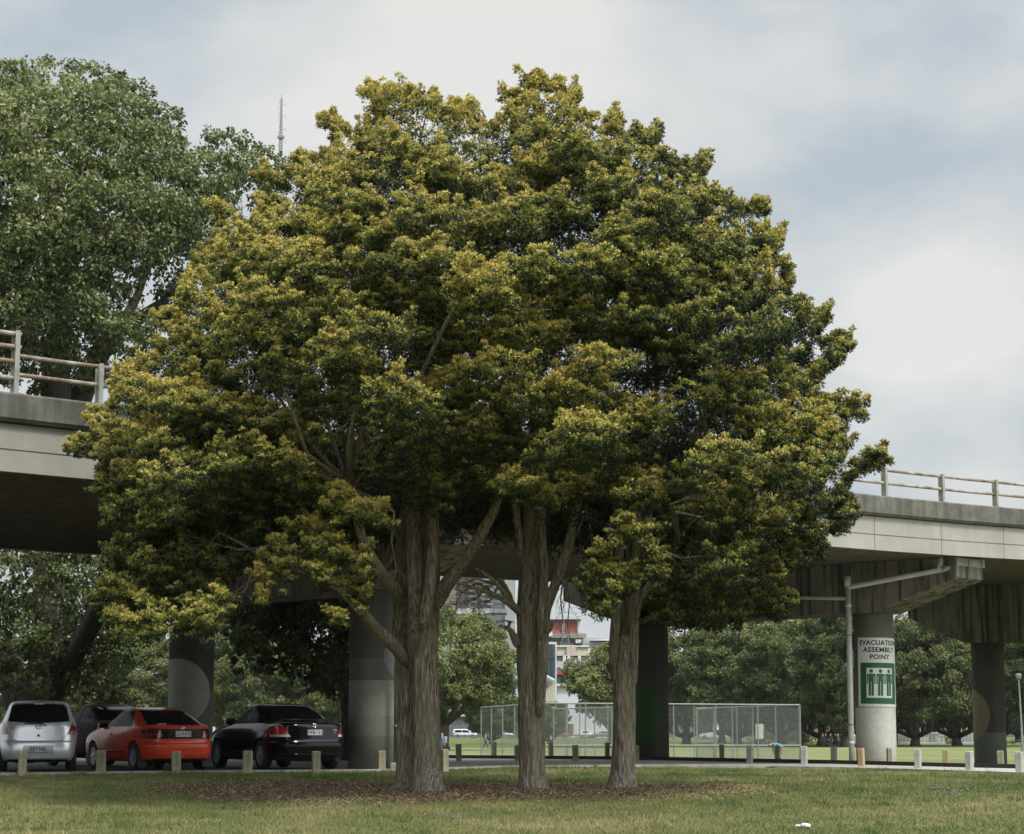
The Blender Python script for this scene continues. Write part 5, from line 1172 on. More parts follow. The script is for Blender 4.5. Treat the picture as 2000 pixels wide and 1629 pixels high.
# ------------------------------------------------ far vehicles along the road behind the field
wht = paint('white vehicle paint', (.62, .63, .63), 0, .4, .3); gry = paint('grey vehicle paint', (.22, .23, .24), .3, .4, .3); rdf = paint('dull red paint', (.34, .05, .035), 0, .4, .3); sil = paint('pale silver paint', (.42, .44, .46), .4, .4, .3)
pick = Car([(.35, .1, 5.0, .82, 5), (.5, 0, 5.15, .9, 5), (.8, 0, 5.2, .92, 5), (1.05, .02, 4.9, .92, 5), (1.15, .04, 3.95, .9, 4.5), (1.4, .1, 3.55, .84, 4.5), (1.65, .18, 3.2, .78, 4.5), (1.78, .3, 2.95, .7, 4), (1.8, .8, 2.6, .4, 3)])
sed = Car(sdn); van = Car([(.3, .1, 5.0, .85, 6), (.5, 0, 5.2, .95, 6), (1.1, .0, 5.15, .97, 6), (1.3, .02, 4.9, .95, 6), (1.8, .05, 4.4, .9, 6), (2.1, .12, 4.15, .82, 5), (2.2, .3, 3.9, .6, 4)])
hat = Car(hb.T[::3].tolist())
KIN = {'pick': (pick, (1.0, 4.1), .38, [[(.45, 1.12), (1.9, 1.12), (1.9, 1.62), (.55, 1.62)], [(2.0, 1.12), (3.75, 1.10), (3.15, 1.62), (2.0, 1.62)]]),
       'sed': (sed, (1.05, 3.77), .32, [[(1.15, 1.05), (2.0, 1.05), (2.0, 1.38), (1.52, 1.36)], [(2.06, 1.05), (3.2, 1.05), (2.6, 1.36), (2.07, 1.38)]]),
       'van': (van, (1.0, 4.2), .36, [[(3.0, 1.25), (4.6, 1.22), (4.25, 1.8), (3.0, 1.85)]]),
       'hat': (hat, (.72, 3.12), .30, [[(.75, 1.05), (1.55, 1.05), (1.55, 1.42), (.85, 1.39)], [(1.62, 1.05), (2.5, 1.05), (1.98, 1.41), (1.62, 1.42)]])}
def far_car(kind, name, u, Y, head, pm, lab, cat='car'):
    cr_, wx, wr, wins = KIN[kind]; r = empty(name, (0, 0, 0), 0, lab, cat, 'vehicles beyond the playing field')
    vs, fs = cr_.body(40); MB().add(vs, fs).build('body', pm, r, True)
    sides(cr_, r, wins, glass_m, 'side_window', .02, 5, 3)
    zz = [1.15, 1.6] if kind in ('pick',) else [1.3, 1.9] if kind == 'van' else [1.12, 1.36]
    cr_.patch([(.5, zz[0]), (-.5, zz[0]), (-.42, zz[1]), (.42, zz[1])], lambda a, z: cr_.rear(a, z, .02), 6, 4).build('rear_window', glass_m, r, True)
    hw = cr_.at(.5)[2]
    for sg in (1, -1):
        cr_.patch([(sg * .6, .8), (sg * (hw - .05), .8), (sg * (hw - .06), .98), (sg * .66, .98)], lambda a, z: cr_.rear(a, z, .02), 4, 3).build('tail_lamp', lred, r)
        for x in wx:
            MB().lathe([(wr * .6, -.1), (wr, -.1), (wr, .1), (wr * .6, .11)], 18, 'y', Matrix.Translation((x, sg * (hw - .06), wr))).build('wheel', rub, r)
            MB().lathe([(wr * .58, -.112), (wr * .58, .112)], 14, 'y', Matrix.Translation((x, sg * (hw - .06), wr))).build('hubcap', rimm, r)
    q = P(u, 1434, Y); r.location = (q.x, Y, G(q.x, Y) + .03); r.rotation_euler = (0, 0, R(head)); return r
far_car('pick', 'pickup_truck', 884, 440, 0, wht, 'white pickup with a canopy seen just right of the double trunk', 'pickup')
far_car('hat', 'hatchback_car', 861, 442, 180, sil, 'silver car peeping out right of the double trunk')
far_car('sed', 'saloon_car', 962, 480, 0, sil, 'pale silver saloon seen through the left wing of the mesh cage')
far_car('hat', 'hatchback_car', 1107, 470, 180, rdf, 'red hatchback seen through the mesh cage right of the middle trunk')
far_car('sed', 'saloon_car', 1197, 470, 180, gry, 'grey saloon seen through the mesh cage left of the right trunk')
far_car('hat', 'hatchback_car', 1130, 480, 0, wht, 'small white car between the red and the grey car through the mesh')
far_car('van', 'utility_van', 1420, 400, 178, wht, 'white van behind the middle of the mesh cage', 'van')
far_car('sed', 'saloon_car', 1368, 410, 0, wht, 'white saloon left of the van behind the mesh cage')
far_car('pick', 'pickup_truck', 1618, 400, 0, wht, 'white pickup under the trees left of the white downpipe', 'pickup')
far_car('hat', 'hatchback_car', 1985, 410, 0, rdf, 'red car under the trees at the right edge')
far_car('hat', 'hatchback_car', 1815, 420, 0, sil, 'pale car behind the white playground fence')
far_car('sed', 'saloon_car', 672, 430, 180, gry, 'grey car glimpsed between the black saloon and the banded pier')
# ================================================================== mesh sports cage
tube_m = M('galvanised fence tube', (.225, .24, .23), (.17, .18, .172), 5, .5, .35)
m, t, p = newmat('chain link mesh'); v = coords(t, kind='UV')
sx = t.nodes.new('ShaderNodeSeparateXYZ'); t.links.new(v, sx.inputs[0])
def dline(a): return mth(t, 'LESS_THAN', mth(t, 'ABSOLUTE', mth(t, 'SUBTRACT', mth(t, 'FRACT', a), .5)), .06)
d1 = mth(t, 'MULTIPLY', mth(t, 'ADD', sx.outputs[0], sx.outputs[1]), 7.5); d2 = mth(t, 'MULTIPLY', mth(t, 'SUBTRACT', sx.outputs[0], sx.outputs[1]), 7.5)
k = mth(t, 'MAXIMUM', dline(d1), dline(d2)); p.inputs['Base Color'].default_value = (.175, .195, .185, 1); p.inputs['Roughness'].default_value = .6; p.inputs['Metallic'].default_value = .2
t.links.new(k, p.inputs['Alpha']); chain = m
cage = empty('mesh_cage', (0, 0, 0), 0, 'large grey chain link sports cage beyond the gravel path', 'sports cage')
def cpt(u, Y): q = P(u, 1434, Y); return Vector((q.x, Y, 0))
def run(us, Y0, Y1, top, midrail, mesh=True, thick=.04):
    n = len(us) - 1; pts = []
    a, b = cpt(us[0], Y0), cpt(us[-1], Y1)
    for u in us:          # where the ray through u meets the fence line
        k = (u - 1000) / (F * CP + 0) ; k = (u - 1000) / 4104.; d_ = b - a
        t_ = (k * a.y - a.x) / (d_.x - k * d_.y); pts.append(a + d_ * t_)
    tops = top if isinstance(top, (list, tuple)) else (top, top)
    for i, q in enumerate(pts):
        h = tops[0] + (tops[1] - tops[0]) * i / n; MB().tube([q + Vector((0, 0, -.1)), q + Vector((0, 0, h))], thick, 8).build('post', tube_m, cage)
    za = Vector((0, 0, tops[0])); zb = Vector((0, 0, tops[1]))
    MB().tube([pts[0] + za, pts[-1] + zb], thick, 8).build('top_rail', tube_m, cage)
    if midrail: MB().tube([pts[0] + Vector((0, 0, midrail)), pts[-1] + Vector((0, 0, midrail))], thick, 8).build('mid_rail', tube_m, cage)
    if mesh:
        me = bpy.data.meshes.new('wire_mesh'); e = Vector((0, .04, 0)); L_ = (pts[-1] - pts[0]).length
        me.from_pydata([pts[0] + e, pts[-1] + e, pts[-1] + zb + e, pts[0] + za + e], [], [(0, 1, 2, 3)]); uv = me.uv_layers.new()
        for i, c in enumerate(((0, 0), (L_, 0), (L_, tops[1]), (0, tops[0]))): uv.data[i].uv = c
        link('wire_mesh', me, chain, cage)
    return pts
run([1060, 1140.6, 1222, 1309, 1389.5, 1470, 1551], 120, 120, (3.32, 3.22), .98)
run([1106, 1183, 1262, 1348, 1430, 1504], 120.06, 120.06, (3.3, 3.2), 0, False, .03)
run([941, 960.6, 982, 1005, 1030, 1060], 136, 120, (3.28, 3.32), 0)
run([1079.5, 1103.6, 1129.6, 1158, 1191, 1230], 142, 138, (3.25, 3.35), 0)
run([1353, 1386, 1421, 1460, 1504, 1549], 138, 128, (3.25, 3.30), 0)
run([1353, 1386], 137, 136.4, 3.2, 1.1, True, .06)
MB().box(0, .46, -.03, .03, 1.32, 2.20, Matrix.Translation(cpt(1476, 127.5)), bev=.02).build('board', M('white board', (.40, .43, .38), None, 4, .6), cage)
q = cpt(1434, 310); o = MB().tube([(0, 0, 0), (0, 0, 3.0)], .085, 10).build('marker_pole', M('orange pole', (.55, .19, .06), (.45, .14, .05), 5, .6), loc=(q.x, 310, 0)); tag(o, 'thin orange pole standing on the field behind the mesh cage', 'pole')
# ================================================================== people
skin = M('skin', (.35, .20, .14), (.28, .16, .11), 9, .6); hair_m = M('dark hair', (.02, .015, .012), None, 9, .8)
def cloth(n, c): return M(n, c, tuple(x * .75 for x in c), 7, .9)
def person(u, Y, label, top, bottom, pose, face, group=None, ground_z=None):
    """joints in metres: x right, y forward, z up"""
    q = P(u, 1434, Y); gz = G(q.x, Y) if ground_z is None else ground_z
    root = empty('person', (q.x, Y, gz), R(face), label, 'person', group)
    J = dict(hip=(0, 0, .93), belly=(0, 0, 1.08), chest=(0, .01, 1.30), neck=(0, 0, 1.47), head=(0, .02, 1.60), crown=(0, .01, 1.70),
             hl=(-.09, 0, .90), kl=(-.10, .03, .50), al=(-.10, 0, .09), tl=(-.10, .15, .04), hr=(.09, 0, .90), kr=(.10, .03, .50), ar=(.10, 0, .09), tr=(.10, .15, .04),
             sl=(-.18, 0, 1.40), el=(-.23, -.02, 1.13), wl=(-.24, .06, .88), fl=(-.24, .09, .78), sr=(.18, 0, 1.40), er=(.23, -.02, 1.13), wr=(.24, .06, .88), fr=(.24, .09, .78))
    J.update(pose)
    names = list(J); idx = {k: i for i, k in enumerate(names)}
    rad = dict(hip=.135, belly=.125, chest=.15, neck=.06, head=.095, crown=.07, hl=.095, kl=.06, al=.042, tl=.035, hr=.095, kr=.06, ar=.042, tr=.035, sl=.06, el=.045, wl=.032, fl=.028, sr=.06, er=.045, wr=.032, fr=.028)
    E = [('hip', 'belly'), ('belly', 'chest'), ('chest', 'neck'), ('neck', 'head'), ('head', 'crown'), ('hip', 'hl'), ('hl', 'kl'), ('kl', 'al'), ('al', 'tl'), ('hip', 'hr'), ('hr', 'kr'), ('kr', 'ar'), ('ar', 'tr'), ('chest', 'sl'), ('sl', 'el'), ('el', 'wl'), ('wl', 'fl'), ('chest', 'sr'), ('sr', 'er'), ('er', 'wr'), ('wr', 'fr')]
    me = bpy.data.meshes.new('body'); me.from_pydata([J[k] for k in names], [(idx[a], idx[b]) for a, b in E], []); me.update()
    o = bpy.data.objects.new('body', me); COL.objects.link(o); o.modifiers.new('s', 'SKIN'); me.skin_vertices[0].data[0].use_root = True
    for k in names: me.skin_vertices[0].data[idx[k]].radius = (rad[k], rad[k])
    sb = o.modifiers.new('u', 'SUBSURF'); sb.levels = 1; sb.render_levels = 1
    bpy.context.view_layer.update(); m2 = bpy.data.meshes.new_from_object(o.evaluated_get(bpy.context.evaluated_depsgraph_get())); bpy.data.objects.remove(o)
    m2.materials.clear(); b = link('body', m2, [skin, top, bottom, blk, hair_m], root, True)
    jv = {k: Vector(J[k]) for k in J}; zone = dict(hip=2, belly=1, chest=1, neck=0, head=0, crown=4, hl=2, kl=2, al=2, tl=3, hr=2, kr=2, ar=2, tr=3, sl=1, el=1, wl=0, fl=0, sr=1, er=1, wr=0, fr=0)
    mi = []
    for pl in m2.polygons: mi.append(zone[min(jv, key=lambda k: (jv[k] - pl.center).length / (rad[k] + .05))])
    m2.polygons.foreach_set('material_index', mi); return root
stride = dict(kl=(-.10, .16, .52), al=(-.10, .26, .10), tl=(-.10, .40, .06), kr=(.10, -.02, .50), ar=(.10, -.30, .14), tr=(.10, -.20, .04), el=(-.24, -.10, 1.15), wl=(-.25, -.16, .92), fl=(-.25, -.17, .82), er=(.24, .06, 1.14), wr=(.24, .22, .96), fr=(.24, .27, .88))
blue = cloth('blue shirt', (.12, .22, .36)); navy = cloth('navy clothes', (.020, .022, .040)); grayt = cloth('grey trousers', (.10, .10, .11)); dk = cloth('dark clothes', (.014, .014, .018)); pale = cloth('pale blue shirt', (.25, .32, .42)); pat = cloth('black and white patterned shorts', (.20, .19, .19))
grp = 'people standing under the trees beyond the field'
person(864, 143, 'person in a blue shirt half hidden right of the double trunk', blue, grayt, stride, 90, ground_z=.0)
pk_ = P(864, 1434, 143); m_ = MB(); m_.box(-.10, .10, -.17, .17, -.24, .24, bev=.07); o = m_.build('backpack', cloth('grey red backpack', (.28, .26, .25)), loc=(pk_.x + .22, 143.0, 1.22), smooth=True)
tag(o, 'grey backpack on the back of the person beside the double trunk', 'backpack')
person(948, 235, 'person in a pale blue shirt walking behind the left wing of the mesh cage', pale, navy, stride, -90)
bend = dict(belly=(0, .16, 1.04), chest=(0, .38, 1.12), neck=(0, .52, 1.08), head=(0, .63, 1.02), crown=(0, .72, .98), kl=(-.13, .16, .50), kr=(.13, .16, .50), sl=(-.18, .42, 1.10), sr=(.18, .42, 1.10), el=(-.22, .44, .80), er=(.22, .44, .80), wl=(-.20, .40, .58), wr=(.20, .40, .58), fl=(-.16, .36, .50), fr=(.16, .36, .50))
person(1527, 112, 'player in a blue top bending forward behind the right end of the mesh cage', cloth('sky blue top', (.13, .30, .42)), pat, bend, 95)
person(1429, 330, 'person in black standing behind the middle of the mesh cage', dk, dk, {}, 20)
for i, (u, Y, f, mt, lb) in enumerate([(1607, 262, 0, navy, 'leftmost standing person in navy under the trees left of the white downpipe'), (1613, 266, 80, navy, 'person in navy standing second from left under the trees'), (1622, 262, 200, dk, 'person in black standing third from left under the trees'),
        (1630, 270, 90, dk, 'person in black fourth from left in the group under the trees'), (1637, 264, 250, grayt, 'person in grey fifth from left in the group under the trees'), (1643, 268, 30, dk, 'rightmost person in black in the group under the trees')]):
    person(u, Y, lb, mt, dk, stride if i % 2 else {}, f, grp)
# ================================================================== city buildings behind the park
def bmat(n, c, c2=None): return M(n, c, c2 or tuple(x * .88 for x in c), .35, .8, bmp=.0)
wing = M('building window glass', (.10, .12, .14), (.07, .085, .10), .6, .2)
def W(u, v, Y): return P(u, v, Y)
def block(parent, name, u0, u1, v0, v1, Y, dep, mat, ground_=False, roof=None):
    a = W(u0, v1, Y); b = W(u1, v0, Y); m_ = MB(); m_.box(a.x, b.x, Y, Y + dep, 0 if ground_ else a.z, b.z); return m_.build(name, mat, parent)
def bld(name, lab, cat='building'): return empty(name, (0, 0, 0), 0, lab, cat)
olive = bmat('olive grey cladding', (.22, .21, .16)); redw = bmat('faded red wall', (.30, .085, .07)); ltg = bmat('light grey wall', (.27, .28, .28)); cream = bmat('cream wall', (.46, .43, .30)); dkr = bmat('dark grey roof', (.10, .115, .125)); wh = bmat('white wall', (.50, .52, .54)); rdb = bmat('bright red fascia', (.34, .035, .035)); beige = bmat('beige render', (.38, .36, .29)); mtl = bmat('pale metal', (.42, .44, .45)); dgr = bmat('dark green grey frames', (.06, .075, .075))
b = bld('city_building', 'red walled building with a flat overhanging roof, highest between the middle and right trunks')
block(b, 'wall', 1040, 1128, 1209, 1400, 700, 30, redw, True); block(b, 'roof', 1036, 1136, 1204, 1209.5, 698, 34, mtl); block(b, 'pilaster', 1098.5, 1102.5, 1210, 1242, 699, .8, mtl); block(b, 'cornice', 1128, 1131.5, 1210, 1242, 699.5, 20, mtl); block(b, 'window', 1060, 1087, 1210, 1215, 699.5, .4, wing)
b = bld('city_building', 'olive grey building with a low hipped roof in front of the red walled building')
block(b, 'wall', 1050, 1145, 1246, 1400, 660, 24, olive, True)
a = W(1066, 1246, 658); c = W(1146, 1246, 658); h = W(1100, 1237, 658).z; MB().prism([(a.x, a.z), (c.x, a.z), (W(1138, 0, 658).x, h), (W(1066, 0, 658).x, h)], 658, 686).build('roof', bmat('olive roof', (.20, .205, .16)), b)
block(b, 'roof_vent', 1072, 1079, 1233, 1243, 656, 5, wh); block(b, 'roof_vent', 1124.5, 1135, 1249, 1256, 655, 5, wh); block(b, 'dark_band', 1095, 1135, 1256, 1261, 659, .6, dkr)
a = W(1104, 1246, 654); m_ = MB()
for dx0, dx1 in ((-1.6, -.35), (1.6, .35)): m_.tube([(a.x + dx0, 654, a.z - 2.4), (a.x + dx1, 654, a.z + 1.6)], .09, 5)
for k in range(5): z = a.z - 2.2 + k * .8; w_ = 1.5 - k * .27; m_.tube([(a.x - w_, 654, z), (a.x + w_, 654, z)], .06, 4)
m_.build('lattice_frame', bmat('blue grey steel', (.22, .27, .32)), b)
b = bld('city_building', 'long cream building with a pinkish gable, above the row of white chimneys')
block(b, 'wall', 1060, 1150, 1262, 1400, 600, 20, cream, True); block(b, 'parapet', 1060, 1151, 1260.5, 1263.5, 599.4, 21, wh); block(b, 'pink_gable', 1107, 1125, 1262, 1279, 599, .9, bmat('pink render', (.42, .34, .29)))
b = bld('city_building', 'grey warehouse with a white roof just left of the right trunk')
block(b, 'wall', 1140, 1230, 1246, 1400, 640, 30, bmat('warm grey wall', (.31, .31, .27)), True); a = W(1150, 1254, 630); c = W(1235, 1254, 630); MB().prism([(a.x, a.z), (c.x, a.z), (c.x, W(0, 1244, 630).z), (W(1168, 0, 630).x, W(0, 1251, 630).z)], 620, 640).build('roof', wh, b)
block(b, 'wall', 1148, 1238, 1254, 1400, 622, 17, bmat('mid grey wall', (.27, .28, .27)), True); block(b, 'window', 1151, 1155, 1270, 1275, 621.8, .3, wing); block(b, 'house_wall', 1147, 1164, 1266, 1300, 610, 8, wh, True)
b = bld('city_building', 'low building with a dark roof band and a row of white chimney pots')
block(b, 'wall', 1084, 1175, 1280, 1400, 560, 20, dkr, True); block(b, 'gutter', 1084, 1176, 1279, 1280.5, 559.5, 21, mtl)
for u in (1102.5, 1111, 1132, 1154): block(b, 'chimney', u - 3, u + 3, 1283, 1293, 557, 3, wh); block(b, 'chimney_cap', u - 2.2, u + 2.2, 1281, 1283, 557.3, 2, wh)
b = bld('city_building', 'building with a pale sloping roof, red fascia and dark framed windows')
block(b, 'wall', 1080, 1150, 1310, 1400, 520, 24, dgr, True); a = W(1082, 1310, 518)
MB().prism([(W(1080, 0, 518).x, a.z), (W(1152, 0, 518).x, a.z), (W(1146, 0, 518).x, W(0, 1290, 518).z), (W(1080, 0, 518).x, W(0, 1292, 518).z)], 518, 540).build('roof', bmat('pale grey roof', (.36, .37, .38)), b)
block(b, 'red_fascia', 1088, 1133, 1310, 1317.5, 517, 1.2, rdb); block(b, 'fascia_end', 1084.5, 1088, 1311, 1316, 517, 1.0, wh)
for u in (1091, 1105, 1122): block(b, 'roof_light', u - 4, u + 5, 1302, 1305, 517.4, .5, wh); block(b, 'roof_light_glass', u - 2.5, u + 3.5, 1302.7, 1304.5, 517.2, .2, wing)
for u in (1091, 1107, 1124, 1138): block(b, 'window', u - 5, u + 5, 1320, 1334, 519.6, .3, wing); block(b, 'glazing_bar', u - .4, u + .4, 1320, 1334, 519.4, .2, mtl)
b = bld('city_building', 'white walled building below the red fascia, beside the right hand bright tree')
block(b, 'wall', 1078, 1190, 1338, 1425, 480, 14, wh, True); block(b, 'parapet', 1078, 1190, 1335, 1340, 479, 16, mtl); block(b, 'recess', 1081, 1088, 1348, 1400, 479.7, .3, bmat('painted recess shade', (.20, .20, .19)))  # flat grey panel with the shade of a recess put into its colour
block(b, 'brick_panel', 1108, 1120, 1414, 1432, 479.5, .5, bmat('brown brick', (.13, .10, .09))); block(b, 'white_door', 1092, 1106, 1392, 1436, 479.6, .4, wh)
b = bld('city_building', 'dark glazed tower block with a white frame right of the middle trunk')
block(b, 'wall', 1045, 1087, 1254, 1400, 440, 16, wh, True); block(b, 'glass', 1047, 1084.5, 1258, 1334, 439.6, .4, bmat('blue dark glass', (.05, .075, .10)))
for u in (1058, 1067.5, 1070.5, 1076, 1079.5): block(b, 'mullion', u, u + .9, 1258, 1334, 439.3, .3, dgr)
for v in (1283,): block(b, 'spandrel', 1047, 1084.5, v, v + 1.2, 439.2, .3, dgr)
b = bld('city_building', 'beige gabled house wall just right of the middle trunk')
a = W(1050, 1425, 400); m_ = MB(); m_.prism([(W(1045, 0, 400).x, 0), (W(1080.5, 0, 400).x, 0), (W(1080.5, 0, 400).x, W(0, 1328, 400).z), (W(1060, 0, 400).x, W(0, 1318, 400).z), (W(1045, 0, 400).x, W(0, 1325, 400).z)], 400, 412); m_.build('wall', beige, b)
m_ = MB(); m_.tube([W(1082.5, 1329, 399.5), W(1060, 1317, 399.5)], .25, 5); m_.build('barge_board', wh, b); block(b, 'window', 1066, 1072, 1333, 1341, 399.7, .3, wing); block(b, 'fence', 1058, 1078, 1422, 1438, 398, .4, mtl)
b = bld('apartment_tower', 'tall beige apartment tower with orange balcony bands behind the bright tree', 'apartment block')
block(b, 'wall', 850, 945, 900, 1400, 880, 26, bmat('warm beige concrete', (.31, .30, .275)), True)
for k in range(22):
    v = 1188 - k * 10.6; block(b, 'orange_band', 890, 916, v - 2.4, v, 879.2, .8, bmat('terracotta band', (.34, .15, .07))); block(b, 'window', 890.5, 903, v - 9, v - 3, 879.6, .5, wing); block(b, 'window', 905, 915.5, v - 9, v - 3, 879.6, .5, wing)
    block(b, 'balcony', 919, 928, v - 3, v - 1, 878, 2, mtl); block(b, 'balcony_shade_panel', 919.5, 927, v - 9, v - 3.5, 879.5, .6, dkr); block(b, 'window', 932, 941, v - 8, v - 3, 879.6, .5, wing)  # dark panel behind each balcony paints the shade there
b = bld('apartment_tower', 'dark grey tower with slab balconies right of the beige apartment tower', 'apartment block')
block(b, 'wall', 945, 1006, 900, 1400, 860, 30, bmat('blue grey tower wall', (.15, .16, .17)), True)
for k in range(24): v = 1190 - k * 9.6; block(b, 'balcony', 942, 962, v - 1.3, v, 857, 3, mtl); block(b, 'window_band', 963, 985, v - 6, v - 1.5, 859.6, .5, wing)
block(b, 'side_wall', 986, 1005, 900, 1300, 858.5, 1.6, bmat('pale tower wall', (.25, .26, .26)))
b = bld('office_building', 'grey office building with white letters along its roof line behind the bright tree', 'office building')
block(b, 'wall', 850, 958, 1196, 1400, 620, 20, bmat('office grey', (.22, .23, .235)), True); block(b, 'roof_edge', 850, 957, 1195.5, 1198, 619, 22, wh); block(b, 'upper_storey', 850, 990, 1189, 1197, 628, 12, bmat('office glass grey', (.17, .19, .20)))
for ch, u in (('C', 881), ('I', 897), ('T', 914.5), ('Y', 934), ('C', 951)):
    me = text_mesh(ch, 1.0, extrude=.06, bold=.01); h = pxm(618, 1190); s_ = 7.2 / h / .72
    q = W(u, 1192, 617.5)
    for vv in me.vertices: x, y, z = vv.co; vv.co = Vector((q.x + x * s_, 617.5 + z, q.z + y * s_))
    link('lettering', me, wh, b)
# low buildings behind the park trees
rgb = random.Random(8)
for i, (u0, u1, vt, Y, c, lab) in enumerate([(-60, 90, 1400, 500, ltg, 'low grey building behind the silver hatchback'), (100, 240, 1396, 520, beige, 'low beige building behind the dark car'), (255, 330, 1402, 500, dkr, 'low dark building left of the grey disc pier'), (420, 520, 1398, 520, ltg, 'low grey building right of the grey disc pier'), (530, 610, 1400, 500, beige, 'low beige building behind the black saloon roof'),
    (616, 668, 1374, 480, ltg, 'grey ribbed wall glimpsed between black saloon and banded pier'), (855, 945, 1396, 520, dkr, 'dark shopfront behind the white pickup'), (950, 1040, 1400, 530, bmat('dim brown wall', (.10, .085, .07)), 'dim brown building behind the left wing of the mesh cage'), (1180, 1290, 1392, 520, ltg, 'grey building behind the right trunk'),
    (1300, 1400, 1404, 540, dkr, 'dark building behind the left part of the cage'), (1402, 1500, 1417, 470, ltg, 'pale grey low building with a broad roof behind the middle of the cage'), (1510, 1600, 1408, 560, dkr, 'dark building behind the trees right of the cage'), (1606, 1700, 1412, 540, beige, 'beige building behind the people under the trees'), (1710, 1800, 1412, 540, dkr, 'dark building behind the sign pier'), (1805, 1900, 1410, 540, bmat('olive hedge wall', (.09, .08, .05)), 'brownish building behind the playground fence'), (1905, 2080, 1412, 540, dkr, 'dark building at the right edge behind the trees')]):
    b = bld('low_building', lab); block(b, 'wall', u0, u1, vt + 3, 1436, Y, 14, c, True); block(b, 'roof', u0 - 1, u1 + 1, vt, vt + 3.2, Y - .8, 16, dkr if i % 2 else mtl)
    n = int((u1 - u0) / 12)
    for k in range(n): u = u0 + 5 + k * 12; block(b, 'window', u, u + 6, vt + 9, vt + 17, Y - .15, .2, wing)
# road behind the park, wooden fence, playground rails, table, lamp post
sheet('road', list(np.linspace(-300, 300, 12)), lambda x: [432, 452], lambda x, y: G(x, y) + .02, asph_m)
rail = empty('low_rail_fence', (0, 0, 0), 0, 'low dark rail fence along the road beyond the field', 'fence')
for u0, u1 in ((856, 1240), (1310, 1640)):
    a = P(u0, 1434, 425); c = P(u1, 1434, 425); n = 30
    MB().box(a.x, c.x, 424.9, 425.1, 1.3, 1.48).build('rail', dkr, rail)
    for k in range(n + 1): x = a.x + (c.x - a.x) * k / n; MB().box(x - .08, x + .08, 424.9, 425.12, .6, 1.5).build('post', dkr, rail)
pf = empty('playground_fence', (0, 0, 0), 0, 'white railing fence of the playground between the two right hand piers', 'fence')
for u0, u1 in ((1755, 1845), (1878, 1905)):
    a = P(u0, 1434, 330); c = P(u1, 1434, 330); n = int((u1 - u0) / 2.6)
    for zz in (.25, 1.75): MB().box(a.x, c.x, 329.96, 330.04, zz, zz + .12).build('rail', wh, pf)
    for k in range(n + 1): x = a.x + (c.x - a.x) * k / n; MB().box(x - .04, x + .04, 329.95, 330.05, .0, 1.9 if k % 4 else 2.6).build('picket', wh, pf)
q = P(1990, 1434, 300); tb_ = empty('picnic_table', (q.x, 300, 0), R(8), 'wooden picnic table under the trees at the right edge', 'table')
pw = M('grey bench wood', (.28, .26, .22), None, 4, .9); MB().box(-1.1, 1.1, -.4, .4, .72, .78).build('table_top', pw, tb_)
for sy in (-.7, .7): MB().box(-1.1, 1.1, sy - .14, sy + .14, .43, .48).build('bench', pw, tb_)
for sx_ in (-.8, .8): m_ = MB(); m_.box(sx_ - .05, sx_ + .05, -.75, .75, .36, .43); m_.tube([(sx_, -.6, 0), (sx_, -.25, .72)], .05, 6); m_.tube([(sx_, .6, 0), (sx_, .25, .72)], .05, 6); m_.build('leg', pw, tb_)
q = P(1996, 1434, 180); lpst = empty('lamp_post', (q.x, 180, 0), 0, 'thin pale green lamp post at the right edge', 'lamp post'); lm = M('pale green post', (.17, .21, .18), None, 4, .5)
MB().tube([(0, 0, -.1), (0, 0, 2.2), (-.12, 0, 6.2)], [.13, .09, .06], 10).build('post', lm, lpst); m_ = MB(); m_.lathe([(.05, 6.1), (.20, 6.25), (.26, 6.5), (.22, 6.62), (.06, 6.66)], 14, 'z', Matrix.Translation((-.12, 0, 0))); m_.build('lantern', lm, lpst)
# shrubs between the far tree trunks
for i, (u, Y, r_, lab) in enumerate([(1560, 320, 2.2, 'low green bush under the trees left of the group of people'), (1632, 330, 1.8, 'small bright bush behind the group of people'), (1765, 335, 2.6, 'low bush right of the sign pier'), (1880, 338, 3.2, 'rounded brown green bush left of the disc painted pier'), (1505, 325, 3.0, 'clipped hedge behind the mesh cage board')]):
    x_, y_, z_ = pk(u, Y); blob_tree('bush', (x_, y_, z_), [(dx * r_ * .5, dy * r_ * .3, r_ * .45, r_ * .6, r_ * .45, .5 + .1 * dx) for dx in (-1, 0, 1) for dy in (-1, 1)], None, lab, 'bush', None, park_m, bark2, 10, 3, .3, .12, .1, 60 + i)
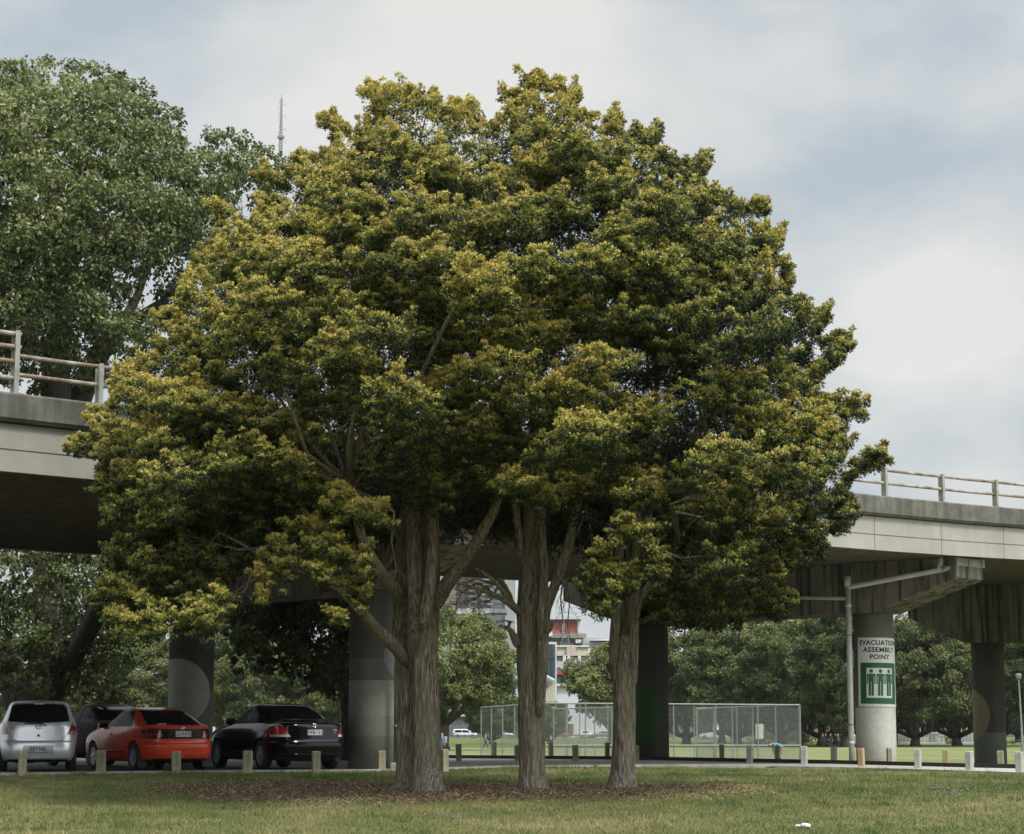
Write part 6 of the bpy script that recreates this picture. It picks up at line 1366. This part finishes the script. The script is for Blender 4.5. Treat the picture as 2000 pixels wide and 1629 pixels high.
# communications tower with lattice mast, far beyond the trees
cx_ = P(549, 250, 1500); ct = empty('communications_tower', (cx_.x, 1500, 0), 0, 'distant slender communications tower whose lattice mast rises above the left trees', 'tower')
cm = bmat('hazy concrete', (.40, .42, .43)); zz = lambda v: P(547, v, 1500).z
MB().lathe([(8, 0), (6.5, zz(900)), (6, zz(560))], 20).build('shaft', cm, ct); MB().lathe([(6, zz(700)), (15, zz(670)), (17, zz(650)), (17, zz(620)), (9, zz(600)), (6, zz(560))], 24).build('observation_deck', cm, ct)
MB().lathe([(3.4, zz(560)), (2.9, zz(420)), (2.3, zz(390)), (1.7, zz(300))], 14).build('mast_base', cm, ct)
m_ = MB(); z0_, z1_ = zz(305), zz(192)
for sx_, sy in ((-1, -1), (1, -1), (1, 1), (-1, 1)): m_.tube([(sx_ * 1.2, sy * 1.2, z0_), (sx_ * .45, sy * .45, z1_)], .24, 4)
n = 22
for k in range(n):
    za = z0_ + (z1_ - z0_) * k / n; zb = z0_ + (z1_ - z0_) * (k + 1) / n; ra = 1.2 - .75 * k / n; rb = 1.2 - .75 * (k + 1) / n
    m_.tube([(-ra, -ra, za), (rb, -rb, zb)], .14, 3); m_.tube([(ra, -ra, za), (-rb, -rb, zb)], .14, 3); m_.box(-ra * 1.1, ra * 1.1, -ra * 1.1, ra * 1.1, za - .12, za + .12)
m_.tube([(0, 0, z1_), (0, 0, z1_ + 3)], .2, 5)
mt_ = m_.build('lattice_mast', bmat('mast steel', (.20, .215, .22)), ct)
m_ = MB(); m_.lathe([(1.2, zz(272)), (2.6, zz(270)), (2.6, zz(266)), (1.2, zz(264))], 16)
for k in range(14): z = z0_ + (z1_ - z0_) * (k + .5) / 14; a = k * 2.1; m_.tube([(0, 0, z), (3.2 * math.cos(a), 3.2 * math.sin(a), z)], .12, 4); m_.tube([(3.2 * math.cos(a), 3.2 * math.sin(a), z - 1.6), (3.2 * math.cos(a), 3.2 * math.sin(a), z + 1.6)], .14, 4)
m_.build('antennas', MATS['mast steel'], ct)
# ================================================================== thin city air
hm = bpy.data.materials.new('thin haze'); hm.use_nodes = True; t = hm.node_tree; t.nodes.clear()
o_ = t.nodes.new('ShaderNodeOutputMaterial'); pv = t.nodes.new('ShaderNodeVolumePrincipled'); pv.inputs['Color'].default_value = (.82, .86, .90, 1); pv.inputs['Density'].default_value = .00005
t.links.new(pv.outputs[0], o_.inputs['Volume'])
o = MB().box(-900, 900, -60, 1560, -2, 640).build('haze', hm); tag(o, kind='stuff')
